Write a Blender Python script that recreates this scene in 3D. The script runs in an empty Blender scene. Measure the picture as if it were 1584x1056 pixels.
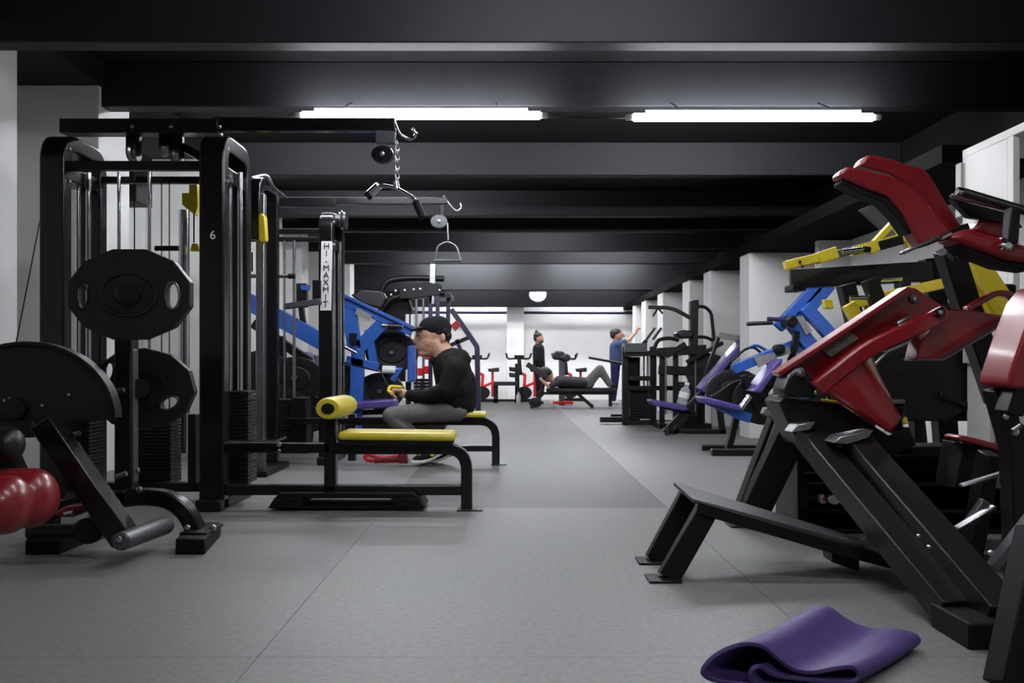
import bpy, bmesh, math, random
from mathutils import Vector, Matrix
random.seed(7)
SC = bpy.context.scene
COL = SC.collection

# ------------------------------------------------------------------ camera, world, exposure
F, VX, VY, CH = 1400.0, 785.0, 562.0, 0.90        # focal length (px), vanishing point (px), camera height (m)
cam_d = bpy.data.cameras.new('camera'); cam = bpy.data.objects.new('camera', cam_d); COL.objects.link(cam)
cam.location = (0, 0, CH); cam.rotation_euler = (math.pi/2, 0, 0)
cam_d.sensor_width = 36; cam_d.lens = F*36/1584
cam_d.shift_x = (792-VX)/1584; cam_d.shift_y = (VY-528)/1584
cam_d.clip_start = 0.05; cam_d.clip_end = 100
SC.camera = cam
w = bpy.data.worlds.new('world'); SC.world = w; w.use_nodes = True
w.node_tree.nodes['Background'].inputs[0].default_value = (0.75, 0.85, 1, 1)
w.node_tree.nodes['Background'].inputs[1].default_value = 0.02
SC.view_settings.view_transform = 'Standard'; SC.view_settings.look = 'None'
SC.view_settings.exposure = 1.05; SC.view_settings.gamma = 1
SC.view_settings.use_curve_mapping = False
TUBE_E = 48.0

# ------------------------------------------------------------------ helpers
def P(px, py, Y):
    return Vector(((px-VX)*Y/F, Y, CH-(py-VY)*Y/F))
def fy(Y): return VY + CH*F/Y                     # picture row of the floor at depth Y
def lin(h):
    c = [int(h[i:i+2], 16)/255 for i in (0, 2, 4)]
    return tuple(x/12.92 if x <= .04045 else ((x+.055)/1.055)**2.4 for x in c) + (1,)
MATS = {}
def mat(name, hexc, rough=.5, metal=0, var=.12, scale=18, bump=.0, spec=.5, coat=0, emit=0, trans=0, stretch=None, bscale=None):
    m = bpy.data.materials.new(name); m.use_nodes = True; nt = m.node_tree; b = nt.nodes['Principled BSDF']
    c = lin(hexc)
    b.inputs['Roughness'].default_value = rough; b.inputs['Metallic'].default_value = metal
    b.inputs['Specular IOR Level'].default_value = spec; b.inputs['Coat Weight'].default_value = coat
    b.inputs['Coat Roughness'].default_value = .12
    if trans: b.inputs['Transmission Weight'].default_value = trans
    tc = nt.nodes.new('ShaderNodeTexCoord'); src = tc.outputs['Object']
    if stretch:
        mp = nt.nodes.new('ShaderNodeMapping'); mp.inputs['Scale'].default_value = stretch
        nt.links.new(src, mp.inputs[0]); src = mp.outputs[0]
    n = nt.nodes.new('ShaderNodeTexNoise'); n.inputs['Scale'].default_value = scale; n.inputs['Detail'].default_value = 5
    nt.links.new(src, n.inputs['Vector'])
    r = nt.nodes.new('ShaderNodeValToRGB')
    r.color_ramp.elements[0].position = .3; r.color_ramp.elements[1].position = .7
    r.color_ramp.elements[0].color = tuple(x*(1-var) for x in c[:3])+(1,)
    r.color_ramp.elements[1].color = tuple(min(1, x*(1+var)) for x in c[:3])+(1,)
    nt.links.new(n.outputs['Fac'], r.inputs[0]); nt.links.new(r.outputs[0], b.inputs['Base Color'])
    if bump:
        n2 = nt.nodes.new('ShaderNodeTexNoise'); n2.inputs['Scale'].default_value = bscale or scale*8; n2.inputs['Detail'].default_value = 3
        nt.links.new(src, n2.inputs['Vector'])
        bp = nt.nodes.new('ShaderNodeBump'); bp.inputs['Strength'].default_value = bump; bp.inputs['Distance'].default_value = .004
        nt.links.new(n2.outputs['Fac'], bp.inputs['Height']); nt.links.new(bp.outputs[0], b.inputs['Normal'])
    if emit:
        b.inputs['Emission Color'].default_value = (.93, .95, 1, 1); b.inputs['Emission Strength'].default_value = emit
    MATS[name] = m
    return m
mat('white_paint', 'D9D9D7', .65, var=.03, scale=2.5, bump=.08)
mat('grey_paint', 'A9AAA8', .6, var=.04, scale=2.5)
mat('window_grey', '6E6D66', .35, var=.05, scale=4)
mat('ceiling_black', '232427', .62, var=.08, scale=5, bump=.1, spec=.3)
mat('ceiling_dark', '131416', .7, var=.1, scale=5, spec=.3)
mat('ledge_black', '0A0A0B', .9, var=.1, spec=.05)
mat('deck_grey', '3C3D3F', .45, var=.1)
mat('rubber', '6C6C6B', .48, var=.16, scale=45, bump=.25, spec=.35, bscale=260)
mat('rubber_dark', '545454', .5, var=.16, scale=45, bump=.25, spec=.35, bscale=260)
mat('rubber_light', '737372', .48, var=.16, scale=45, bump=.25, spec=.35, bscale=260)
mat('gap', '454545', .9)
mat('black_metal', '0E0E10', .4, var=.1, scale=30, spec=.32)
mat('black_gloss', '0C0C0E', .25, var=.1, scale=30, spec=.5)
mat('black_matte', '0C0C0D', .6, var=.1, scale=30, spec=.2)
mat('plate_black', '121213', .5, var=.15, scale=40, spec=.4)
mat('black_vinyl', '111113', .4, var=.1, scale=20, bump=.1)
mat('grey_metal', '55575A', .4, metal=.5, var=.1)
mat('chrome', 'C8C9CC', .18, metal=1, var=.03)
mat('steel', '9A9B9E', .32, metal=1, var=.06)
mat('bolt', 'B5B6BA', .3, metal=1, var=.05)
mat('yellow_vinyl', 'C9B830', .38, var=.06, bump=.06, coat=.15)
mat('yellow_paint', 'D6C02C', .35, var=.05, coat=.2)
mat('red_paint', '7C0D15', .3, var=.08, scale=9, coat=.4)
mat('red_vinyl', '7B151C', .34, var=.08, scale=12, bump=.05, coat=.25)
mat('red_plastic', 'C0141C', .4, var=.08)
mat('blue_paint', '2B56A6', .33, var=.07, coat=.25)
mat('blue_vinyl', '2A51A6', .4, var=.07)
mat('purple_vinyl', '4A3E80', .38, var=.08, coat=.1)
mat('purple_foam', '4D3A72', .55, var=.08, scale=30, bump=.3, spec=.4, bscale=500)
mat('dark_purple', '241F45', .4, var=.08)
mat('label_grey', '7F7F7A', .45, var=.3, scale=60)
mat('sign_white', 'DADADA', .5, var=.02)
mat('ink', '101014', .6, var=0)
mat('skin', 'B98F77', .5, var=.08, scale=25)
mat('skin_far', 'B08570', .5, var=.08)
mat('hair', '15120F', .55, var=.2, scale=60)
mat('hoodie', '141416', .8, var=.2, scale=25, bump=.25, spec=.2, bscale=60)
mat('grey_cotton', '6B6A68', .85, var=.15, scale=25, bump=.25, spec=.2, bscale=60)
mat('black_cotton', '17171A', .85, var=.15, scale=25, spec=.2)
mat('charcoal_cotton', '35363A', .85, var=.15, scale=25, spec=.2)
mat('blue_cotton', '3B4767', .85, var=.15, scale=25, spec=.2)
mat('navy_cotton', '20244F', .85, var=.15, scale=25, spec=.2)
mat('sole_white', 'D8D8D8', .6, var=.05)
mat('clear_plastic', 'C9CED2', .12, var=.05, trans=.55)
mat('lamp_tube', 'FFFFFF', .4, emit=TUBE_E, var=0)
mat('lamp_cap', 'B9BABD', .4, var=.02)
mat('lamp_glass', 'D5D5E8', .4, var=.03)

class MB:
    """collects shapes into one mesh"""
    def __init__(s): s.bm = bmesh.new()
    def face(s, vs):
        try: return s.bm.faces.new(vs)
        except ValueError: return None
    def loft(s, rings, caps=True, closed=False):
        R = [[s.bm.verts.new(p) for p in r] for r in rings]
        n = len(R[0]); L = len(R)
        for i in range(L if closed else L-1):
            a, b = R[i], R[(i+1) % L]
            for j in range(n): s.face([a[j], a[(j+1) % n], b[(j+1) % n], b[j]])
        if caps and not closed: s.face(R[0][::-1]); s.face(R[-1])
        return s
    def box(s, lo, hi):
        (x0, y0, z0), (x1, y1, z1) = lo, hi
        q = lambda z: [Vector((x0, y0, z)), Vector((x1, y0, z)), Vector((x1, y1, z)), Vector((x0, y1, z))]
        return s.loft([q(z0), q(z1)])
    def sweep(s, pts, t, d):
        """rectangular bar along a polyline: t across the line, d along the axis nearest to it (depth unless the line runs in depth)"""
        pts = [Vector(p) for p in pts]; rings = []; n = len(pts)
        tt = t if isinstance(t, (list, tuple)) else [t]*n
        ref = None
        tot = (pts[-1]-pts[0]).normalized()
        ax = [abs((pts[i+1]-pts[i]).normalized().y) for i in range(n-1)]
        ref = Vector((0, 1, 0)) if max(ax) < .75 else (Vector((1, 0, 0)) if max(abs((pts[i+1]-pts[i]).normalized().x) for i in range(n-1)) < .75 else Vector((0, 0, 1)))
        for i, p in enumerate(pts):
            d0 = (p-pts[i-1]).normalized() if i else (pts[1]-p).normalized()
            d1 = (pts[i+1]-p).normalized() if i < n-1 else d0
            dr = (d0+d1).normalized()
            k = 1/max(.5, math.sqrt(max(.01, (1+d0.dot(d1))/2)))
            r = (ref-dr*ref.dot(dr)).normalized(); u = dr.cross(r).normalized()
            a, b = tt[i]*k/2, d/2
            rings.append([p+u*a+r*b, p+u*a-r*b, p-u*a-r*b, p-u*a+r*b])
        return s.loft(rings)
    def tube(s, pts, r, n=12):
        pts = [Vector(p) for p in pts]; rings = []; L = len(pts)
        rr = r if isinstance(r, (list, tuple)) else [r]*L
        prev = None
        for i, p in enumerate(pts):
            d0 = (p-pts[i-1]).normalized() if i else (pts[1]-p).normalized()
            d1 = (pts[i+1]-p).normalized() if i < L-1 else d0
            dr = (d0+d1).normalized()
            if prev is None:
                prev = Vector((0, 0, 1)) if abs(dr.z) < .9 else Vector((1, 0, 0))
            u = (prev-dr*prev.dot(dr)).normalized(); prev = u; v = dr.cross(u)
            rings.append([p+(u*math.cos(2*math.pi*k/n)+v*math.sin(2*math.pi*k/n))*rr[i] for k in range(n)])
        return s.loft(rings)
    def lathe(s, a, b, prof, n=24, sx=1.0):
        """prof: (t along a->b 0..1, radius); sx widens the section along X"""
        a, b = Vector(a), Vector(b); dr = (b-a).normalized()
        u = Vector((0, 0, 1)) if abs(dr.z) < .9 else Vector((1, 0, 0))
        u = (u-dr*u.dot(dr)).normalized(); v = dr.cross(u)
        rings = []
        for t, r in prof:
            c = a+(b-a)*t; ring = []
            for k in range(n):
                o = (u*math.cos(2*math.pi*k/n)+v*math.sin(2*math.pi*k/n))*max(r, 1e-4)
                o.x *= sx; ring.append(c+o)
            rings.append(ring)
        return s.loft(rings)
    def prism(s, pts, vec):
        pts = [Vector(p) for p in pts]; vec = Vector(vec)
        return s.loft([pts, [p+vec for p in pts]])
    def poly(s, pp, Y, th):
        return s.prism([P(x, y, Y) for x, y in pp], (0, th, 0))
    def build(s, name, m, parent=None, bevel=0, seg=2, smooth=True, label=None, kind=None, sub=0):
        bmesh.ops.recalc_face_normals(s.bm, faces=s.bm.faces)
        me = bpy.data.meshes.new(name); s.bm.to_mesh(me); s.bm.free()
        me.materials.append(MATS[m])
        o = bpy.data.objects.new(name, me); COL.objects.link(o)
        if parent is not None: attach(o, parent)
        if smooth:
            me.polygons.foreach_set('use_smooth', [True]*len(me.polygons))
            if hasattr(me, 'set_sharp_from_angle'): me.set_sharp_from_angle(angle=math.radians(38))
        if bevel:
            bv = o.modifiers.new('bevel', 'BEVEL'); bv.width = bevel; bv.segments = seg; bv.limit_method = 'ANGLE'; bv.angle_limit = math.radians(32)
            bv.harden_normals = False
        if sub:
            sb = o.modifiers.new('sub', 'SUBSURF'); sb.levels = sub; sb.render_levels = sub
        if label: o['label'] = label
        if kind: o['kind'] = kind
        return o
def attach(o, parent):
    o.parent = parent
    if parent.type == 'EMPTY': o.matrix_parent_inverse = Matrix.Translation(-parent.location)
def thing(name, label, cat, loc, group=None):
    e = bpy.data.objects.new(name, None); COL.objects.link(e); e.location = loc; e.empty_display_size = .1
    e['label'] = label; e['category'] = cat
    if group: e['group'] = group
    return e
def tag(o, label, cat, group=None):
    o['label'] = label; o['category'] = cat
    if group: o['group'] = group
    return o
def struct(o): o['kind'] = 'structure'; return o
def fil(pts, r, n=6):
    """round the inner corners of a polyline"""
    pts = [Vector(p) for p in pts]; out = [pts[0]]
    for i in range(1, len(pts)-1):
        p = pts[i]; a = pts[i-1]-p; b = pts[i+1]-p
        k = min(r, a.length*.48, b.length*.48)
        A, B = p+a.normalized()*k, p+b.normalized()*k
        for j in range(n+1):
            t = j/n; out.append(A*(1-t)**2+p*2*t*(1-t)+B*t*t)
    out.append(pts[-1]); return out
def spl(pts, n=6):
    """Catmull-Rom through points"""
    pts = [Vector(p) for p in pts]; q = [pts[0]*2-pts[1]]+pts+[pts[-1]*2-pts[-2]]; out = []
    for i in range(1, len(q)-2):
        for j in range(n):
            t = j/n; a, b, c, d = q[i-1:i+3]
            out.append(.5*((2*b)+(c-a)*t+(2*a-5*b+4*c-d)*t*t+(3*b-a-3*c+d)*t**3))
    out.append(pts[-1]); return out
def PX(L, Y=None): return [P(p[0], p[1], p[2] if len(p) > 2 else Y) for p in L]
def S(Y): return Y/F
# one-line parts in picture units at a real depth
def bar(par, name, m, L, t, d, Y=None, bev=.006, r=0, label=None):
    pts = PX(L, Y); ym = sum(p.y for p in pts)/len(pts)
    if r: pts = fil(pts, r*S(ym))
    return MB().sweep(pts, t*S(ym), d).build(name, m, par, bevel=bev, label=label)
def rod(par, name, m, L, r, Y=None, rnd=0, label=None, sp=False, n=12):
    pts = PX(L, Y); ym = sum(p.y for p in pts)/len(pts)
    if rnd: pts = fil(pts, rnd*S(ym))
    if sp: pts = spl(pts)
    return MB().tube(pts, r*S(ym), n).build(name, m, par, label=label)
def pol(par, name, m, L, Y, th, bev=.005, seg=2, label=None):
    return MB().poly(L, Y, th).build(name, m, par, bevel=bev, seg=seg, label=label)
def pad(par, name, m, L, Y, th, bev=.03, label=None):
    return MB().poly(L, Y, th).build(name, m, par, bevel=bev, seg=4, label=label)
def bolt(par, px, py, Y, r=3, m='bolt'):
    a = P(px, py, Y)
    return MB().lathe(a, a-Vector((0, .012, 0)), [(0, r*S(Y)), (.7, r*S(Y)), (1, r*S(Y)*.6)], 6).build('bolt', m, par)
def roller(par, name, m, a, b, r, sx=1, label=None, core=True, cm='black_matte'):
    """foam roller with rounded rims; a,b world points, r in metres"""
    o = MB().lathe(a, b, [(0, r*.45), (0, r*.86), (.05, r*.97), (.12, r), (.88, r), (.95, r*.97), (1, r*.86), (1, r*.45)], 28, sx).build(name, m, par, label=label)
    if core:
        a, b = Vector(a), Vector(b); d = (b-a).normalized()*.012
        MB().lathe(a-d, b+d, [(0, r*.44), (.02, r*.5), (.98, r*.5), (1, r*.44)], 20, sx).build('end_cap', cm, o)
    return o
def stack(par, x0, x1, y0, y1, Y, n, dep=.16, m='black_metal'):
    """weight stack: separate slabs with gaps, one part"""
    b = MB(); z0 = P(0, y1, Y).z; z1 = P(0, y0, Y).z; X0 = P(x0, 0, Y).x; X1 = P(x1, 0, Y).x; h = (z1-z0)/n
    for i in range(n): b.box((X0, Y, z0+i*h), (X1, Y+dep, z0+(i+.82)*h))
    cx = (X0+X1)/2
    b.box((cx-.02, Y+.04, z0), (cx+.02, Y+.1, z1))
    return b.build('weight_stack', m, par, bevel=.002, seg=1)
def text(par, s, size, loc, m, spacing=1.0, vertical=False, name='lettering'):
    cu = bpy.data.curves.new('t', 'FONT'); cu.body = '\n'.join(s) if vertical else s
    cu.size = size; cu.extrude = .0012; cu.align_x = 'CENTER'; cu.align_y = 'CENTER'; cu.space_line = spacing
    t = bpy.data.objects.new('t', cu); COL.objects.link(t); bpy.context.view_layer.update()
    me = bpy.data.meshes.new_from_object(t.evaluated_get(bpy.context.evaluated_depsgraph_get()))
    bpy.data.objects.remove(t); bpy.data.curves.remove(cu)
    me.name = name; me.transform(Matrix.Translation(loc) @ Matrix.Rotation(math.pi/2, 4, 'X'))
    me.materials.clear(); me.materials.append(MATS[m])
    o = bpy.data.objects.new(name, me); COL.objects.link(o); attach(o, par); return o
def plate_mesh(rx, ry, th, n=12, holes=(), rot=0):
    """flat disc in the XZ plane, n-sided rim, slots cut through"""
    b = bmesh.new(); loops = []
    loops.append([(rx*math.cos(rot+2*math.pi*(k+.5)/n)/math.cos(math.pi/n), ry*math.sin(rot+2*math.pi*(k+.5)/n)/math.cos(math.pi/n)) for k in range(n)])
    for (cx, cy, hw, hh, ang) in holes:
        L = []
        for k in range(16):
            a = 2*math.pi*k/16; x = math.copysign(abs(math.cos(a))**.6, math.cos(a))*hw; y = math.copysign(abs(math.sin(a))**.6, math.sin(a))*hh
            L.append((cx+x*math.cos(ang)-y*math.sin(ang), cy+x*math.sin(ang)+y*math.cos(ang)))
        loops.append(L)
    E = []
    for L in loops:
        vs = [b.verts.new((x, 0, z)) for x, z in L]
        E += [b.edges.new((vs[i], vs[(i+1) % len(vs)])) for i in range(len(vs))]
    bmesh.ops.triangle_fill(b, edges=E, use_beauty=True)
    bmesh.ops.dissolve_limit(b, angle_limit=.01, verts=b.verts, edges=[e for e in b.edges if len(e.link_faces) == 2])
    r = bmesh.ops.extrude_face_region(b, geom=list(b.faces))
    for v in r['geom']:
        if isinstance(v, bmesh.types.BMVert): v.co.y += th
    return b
# bodies: overlapping rounded cones, merged to one skin
def cap(b, a, c, ra, rc, sy=1.0, n=14):
    a, c = Vector(a), Vector(c); d = c-a; L = d.length
    if L < 1e-5: d = Vector((0, 0, 1e-4)); L = 1e-4
    dr = d.normalized(); u = Vector((0, 1, 0)); u = (u-dr*u.dot(dr))
    if u.length < .1: u = Vector((1, 0, 0)); u = u-dr*u.dot(dr)
    u.normalize(); v = dr.cross(u); rings = []
    st = [(-math.cos(t), math.sin(t)) for t in (.15, .5, .9, 1.25, math.pi/2)]
    for (h, r) in st: rings.append((a+dr*h*ra, r*ra))
    for (h, r) in [(-h, r) for h, r in st[::-1]]: rings.append((c+dr*h*rc, r*rc))
    b.loft([[p+(u*sy*math.cos(2*math.pi*k/n)+v*math.sin(2*math.pi*k/n))*r for k in range(n)] for p, r in rings])
def ell(b, c, rx, ry, rz, n=14, tilt=0):
    c = Vector(c); rot = Matrix.Rotation(tilt, 3, 'Y'); rings = []
    for i in range(1, 10):
        t = math.pi*i/10
        rings.append([c+rot @ Vector((rx*math.sin(t)*math.cos(2*math.pi*k/n), ry*math.sin(t)*math.sin(2*math.pi*k/n), -rz*math.cos(t))) for k in range(n)])
    b.loft(rings)
def blob(b, name, m, parent, vox=.01, sm=6):
    o = b.build(name, m, parent, smooth=True)
    r = o.modifiers.new('remesh', 'REMESH'); r.mode = 'VOXEL'; r.voxel_size = vox; r.use_smooth_shade = True
    s = o.modifiers.new('smooth', 'SMOOTH'); s.factor = .5; s.iterations = sm
    return o

# ------------------------------------------------------------------ room shell
XL, XR, YB, ZS = -4.0, 3.7, 22.5, CH+2.47
Y0 = -4.0
def sbox(name, lo, hi, m, parent=None, bev=0):
    o = MB().box(lo, hi).build(name, m, parent, bevel=bev)
    return o
floor = struct(sbox('floor', (XL-.3, Y0, -.2), (XR+.3, YB+.2, -.006), 'gap'))
xs = [XL, -2.53, -.766, 1.0, 2.77, XR]; ys = [Y0, -2.95, -.08, 2.775, 5.65, 8.52, 11.4, 14.27, 17.15, 20.0, YB]
mi = 0
for i in range(len(xs)-1):
    for j in range(len(ys)-1):
        g = .001
        mm = 'rubber'
        if i == 2 and j >= 4: mm = 'rubber_dark'
        if i >= 3 and j >= 4: mm = 'rubber_light'
        MB().box((xs[i]+g, ys[j]+g, -.008), (xs[i+1]-g, ys[j+1]-g, 0)).build('rubber_mat', mm, floor)
ceil_o = struct(sbox('ceiling', (XL-.3, Y0, ZS), (4.6, YB+.2, ZS+.2), 'ceiling_dark'))
wl = struct(sbox('wall_left', (XL-.25, Y0, 0), (XL, YB+.2, ZS), 'white_paint'))
struct(sbox('trim_1', (XL, Y0, CH+2.26), (-3.3, YB, ZS), 'ceiling_dark'))
wr = struct(sbox('wall_right', (XR, Y0, 0), (XR+.25, YB+.2, CH+1.33), 'white_paint'))
XU = 4.4
struct(sbox('trim_4', (XU, Y0, CH+1.3), (XU+.2, YB+.2, ZS), 'ceiling_dark'))
wb = struct(sbox('wall_back', (XL, YB, 0), (4.4, YB+.25, ZS), 'white_paint'))
wf = struct(sbox('wall_front', (XL, Y0-.2, 0), (4.4, Y0, ZS), 'ceiling_black'))
ZB = CH+2.1
for k, (yb, zb) in enumerate([(-2.6, ZB), (.3, ZB), (3.1, ZB), (5.92, ZB), (7.4, ZB), (10.1, ZB), (12.9, ZB), (14.4, ZB), (16.9, ZB), (19.0, ZB), (20.9, CH+1.7), (21.9, CH+1.38)]):
    o = sbox('ceiling_beam', (XL+.02, yb, zb), (4.4, yb+(.17 if k < 10 else .3), ZS), 'ceiling_black', ceil_o, .01)
# bulkhead along the right side, above the pillars
ZP = CH+1.33
struct(sbox('trim_2', (2.88, 6.0, ZP), (XU, YB, ZP+.12), 'ledge_black'))
struct(sbox('trim_3', (3.3, Y0, ZP+.06), (XU, 6.0, ZP+.2), 'ledge_black'))
for y, d in [(9.75, .12), (10.85, .45), (12.9, .5), (14.4, .6), (16.9, .6), (19.0, .6), (20.6, .4)]:
    sbox('pillar', ((2.9 if d > .2 else 3.35), y, 0), (XR, y+d, ZP), 'white_paint', wr, .006)
for y in (11.9, 13.8, 15.8, 18.0):
    o = sbox('window', (XR-.06, y, .9), (XR-.02, y+.85, 2.05), 'grey_paint', wr, .004)
for y, d in [(7.35, .6), (10.0, .6), (12.9, .45), (14.6, .5), (17.0, .5), (19.1, .5)]:
    sbox('pillar', (XL, y, 0), (-3.32, y+d, CH+2.26), 'white_paint', wl, .006)
sbox('pillar', (XL, 5.2, 0), (-3.52, 6.5, CH+2.26), 'white_paint', wl, .006)
sbox('panel', (XL, 8.1, 0), (XL+.03, 9.9, 2.1), 'grey_paint', wl, .004)
sbox('panel', (XL, 10.75, .3), (XL+.03, 12.7, 2.3), 'grey_paint', wl, .004)
sbox('vent_box', (XL, 8.9, 2.5), (XL+.35, 9.3, 3.0), 'black_matte', wl, .004)
sbox('pillar', (-.02, YB-.35, 0), (.4, YB, CH+1.44), 'white_paint', wb, .01)
o = MB().tube([(XL+.3, YB-.1, CH+1.27), (XR-.6, YB-.1, CH+1.25)], .035, 10).build('pipe', 'dark_purple', wb)
# near right: window in its white surround
win = struct(MB().box((2.95, 5.34, .9), (3.02, 5.87, ZP)).build('window_1', 'white_paint', None, bevel=.006))
MB().box((2.95, 3.6, ZP-.0), (3.4, 5.87, ZP+.05)).build('sill', 'white_paint', win, bevel=.004)
MB().box((3.04, 3.6, .9), (3.07, 5.3, ZP+.02)).build('pane', 'window_grey', win, bevel=.002)
MB().box((2.95, 5.28, .9), (2.99, 5.34, ZP)).build('window_frame', 'white_paint', win, bevel=.004)
MB().box((2.98, 5.6, 0), (3.4, 5.87, .9)).build('surround', 'white_paint', win, bevel=.004)
MB().box((2.93, 5.85, CH+.95), (3.0, 5.92, ZP-.03)).build('frame_strip', 'grey_paint', win, bevel=.004)

# ------------------------------------------------------------------ lamps
def lamp(x0, x1, Y, Z, label, grp=None):
    t = thing('tube_lamp', label, 'lamp', (x0, Y, Z), grp)
    MB().lathe((x0, Y, Z), (x1, Y, Z), [(0, .02), (.004, .032), (.996, .032), (1, .02)], 12).build('tube', 'lamp_tube', t)
    for a, b in ((x0-.06, x0), (x1, x1+.06)):
        MB().lathe((a, Y, Z), (b, Y, Z), [(0, .02), (.1, .026), (.9, .026), (1, .02)], 12).build('end_cap', 'lamp_cap', t)
    MB().box((x0+.1, Y-.015, Z+.034), (x1-.1, Y+.015, Z+.06)).build('housing', 'lamp_cap', t, bevel=.004)
    for x in (x0+.35, x1-.35):
        MB().tube([(x, Y, Z+.08), (x, Y+(.26 if 7 < Y < 8 else 0), ZB+.03 if 7 < Y < 8 else ZS)], .006, 8).build('hanger', 'black_metal', t)
    return t
zt = P(0, 178.5, 7.15).z
lamp(P(467, 0, 7.15).x, P(836, 0, 7.15).x, 7.15, zt, 'glowing white tube lamp above the hanging lat bar', 'ceiling tube lamps')
lamp(P(979, 0, 7.15).x, P(1351, 0, 7.15).x, 7.15, P(0, 181.5, 7.15).z, 'glowing white tube lamp on the right, above the red machine', 'ceiling tube lamps')
MB().tube([P(330, 183, 7.38), P(462, 182, 7.38)], .012, 8).build('conduit', 'steel', ceil_o)
MB().tube([P(840, 181, 7.38), P(975, 183, 7.38)], .01, 8).build('conduit', 'black_metal', ceil_o)
for Y, Z, XS in [(-.4, 0, (-.5,)), (2.2, 0, (-.5,)), (4.4, 0, (-.5,)), (8.3, 0, (-2.6, .95)), (11.2, 0, (-2.6,)), (15.5, 0, (-.5,)), (18.0, 0, (-1.95, .95)), (19.7, 0, (-1.95, .95)), (20.3, 0, (-1.95, .95)), (21.45, 0, (-1.95, .95)), (22.3, 2.75, (-1.95, .95))]:  # unseen tubes added to light the bays, doubled near the back wall
    for x0 in XS: lamp(x0, x0+2.0, Y, Z or ZS-.11, 'unseen tube lamp added between the ceiling beams', 'added unseen tube lamps')
# pale round-bottomed lamp on the far beam
Yq = 20.88
q = thing('wall_lamp', 'pale round-bottomed wall lamp on the far black beam', 'lamp', P(832, 458, Yq))
L = [(819, 451), (845, 451)]+[(832+13.5*math.cos(a), 455+12*math.sin(a)) for a in [math.pi*i/10 for i in range(0, 11)]]
pol(q, 'shade', 'lamp_glass', L, Yq-.12, .12, bev=.02, seg=3)
bar(q, 'rib', 'lamp_cap', [(832, 450, Yq-.125), (832, 467, Yq-.125)], 1.5, .02)

# ------------------------------------------------------------------ LEFT: cable stations
def cable_frame(t, x1, x2, Yf, Yb, ztop, pw, zbrace):
    """two inverted-U uprights joined by cross beams; x1,x2 world X of the two uprights"""
    for X in (x1, x2):
        pts = fil([(X, Yf, .0), (X, Yf, ztop-.05), (X, Yb, ztop-.05), (X, Yb, 0)], .13, 8)
        MB().sweep(pts, .1, pw).build('upright', 'black_gloss', t, bevel=.012, seg=3)
        MB().box((X-pw*.42, Yf+.04, zbrace-.09), (X+pw*.42, Yb-.04, zbrace)).build('side_brace', 'black_gloss', t, bevel=.006)
        MB().box((X-pw*.5, Yf-.12, 0), (X+pw*.5, Yb+.12, .07)).build('base_rail', 'black_metal', t, bevel=.008)
        for dx in (-pw*.22, pw*.22):
            MB().tube([(X+dx+pw*.35, (Yf+Yb)/2, .1), (X+dx+pw*.35, (Yf+Yb)/2, zbrace)], .017, 12).build('guide_rod', 'chrome', t)
        for yy, zz in ((Yf-.05, ztop-.1), (Yf-.05, ztop-.3)):
            MB().lathe((X+pw*.5, Yf, zz), (X+pw*.5+.015, Yf, zz), [(0, .014), (1, .011)], 6).build('bolt', 'bolt', t)

Yf, Yb = 5.6, 6.1
X1, X2 = P(86, 0, Yf).x, P(331, 0, Yf).x
t1 = thing('lat_pulldown_machine', 'tall black cable machine numbered 6 with yellow bench, nearest on the left', 'gym machine', ((X1+X2)/2, Yf, 0))
cable_frame(t1, X1, X2, Yf, Yb, P(0, 205, Yf).z, .155, P(0, 254, Yf).z)
zt1, zt0 = P(0, 186, 5.85).z, P(0, 208, 5.85).z
MB().box((P(97, 0, 5.85).x, 5.8, zt0), (P(340, 0, 5.85).x, 5.92, zt1)).build('top_beam', 'black_metal', t1, bevel=.006)
bar(t1, 'boom', 'black_gloss', [(335, 194, 5.86), (612, 194, 5.86)], 20, .07)
for x in (205, 265, 340): bolt(t1, x, 196, 5.79, 3)
bar(t1, 'cross_beam', 'black_metal', [(100, 257, 5.62), (318, 257, 5.62)], 14, .06)
bar(t1, 'cross_beam', 'black_metal', [(130, 279, 6.1), (352, 279, 6.1)], 10, .06)
bar(t1, 'top_brace', 'black_gloss', [(258, 214, 6.3), (316, 246, 5.75)], 12, .1)
for x, y0, y1, r, m in [(184, 262, 640, 2.6, 'chrome'), (231, 262, 640, 2.6, 'chrome'), (208, 262, 640, 1, 'black_matte'), (250, 280, 640, .9, 'black_matte'), (262, 280, 640, .9, 'black_matte')]:
    rod(t1, 'guide_rod' if r > 2 else 'cable', m, [(x, y0, 6.0), (x, y1, 6.0)], r)
for x, y, r in [(207, 235, 14), (258, 231, 12), (273, 240, 11)]:
    a = P(x, y, 5.95)
    wpl = MB().lathe(a-Vector((.03, 0, 0)), a+Vector((.03, 0, 0)), [(0, r*S(6)), (.25, r*S(6)), (.5, r*S(6)*.8), (.75, r*S(6)), (1, r*S(6))], 20).build('pulley', 'steel', t1)
    MB().box((a.x-.045, a.y-.02, a.z-.02), (a.x+.045, a.y+.02, a.z+.12)).build('bracket', 'black_metal', wpl)
stack(t1, 353, 384, 604, 748, 5.78, 26, .2)
stack(t1, 205, 264, 640, 748, 6.0, 20, .2)
stack(t1, 104, 138, 604, 748, 5.78, 26, .2)
bar(t1, 'base_cross_rail', 'black_metal', [(100, 752, 5.95), (350, 752, 5.95)], 14, .1)
bar(t1, 'stack_shroud', 'black_metal', [(300, 640, 5.9), (300, 752, 5.9)], 12, .1)
text(t1, '6', .075, P(329, 364, 5.548), 'sign_white', name='number')
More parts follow.
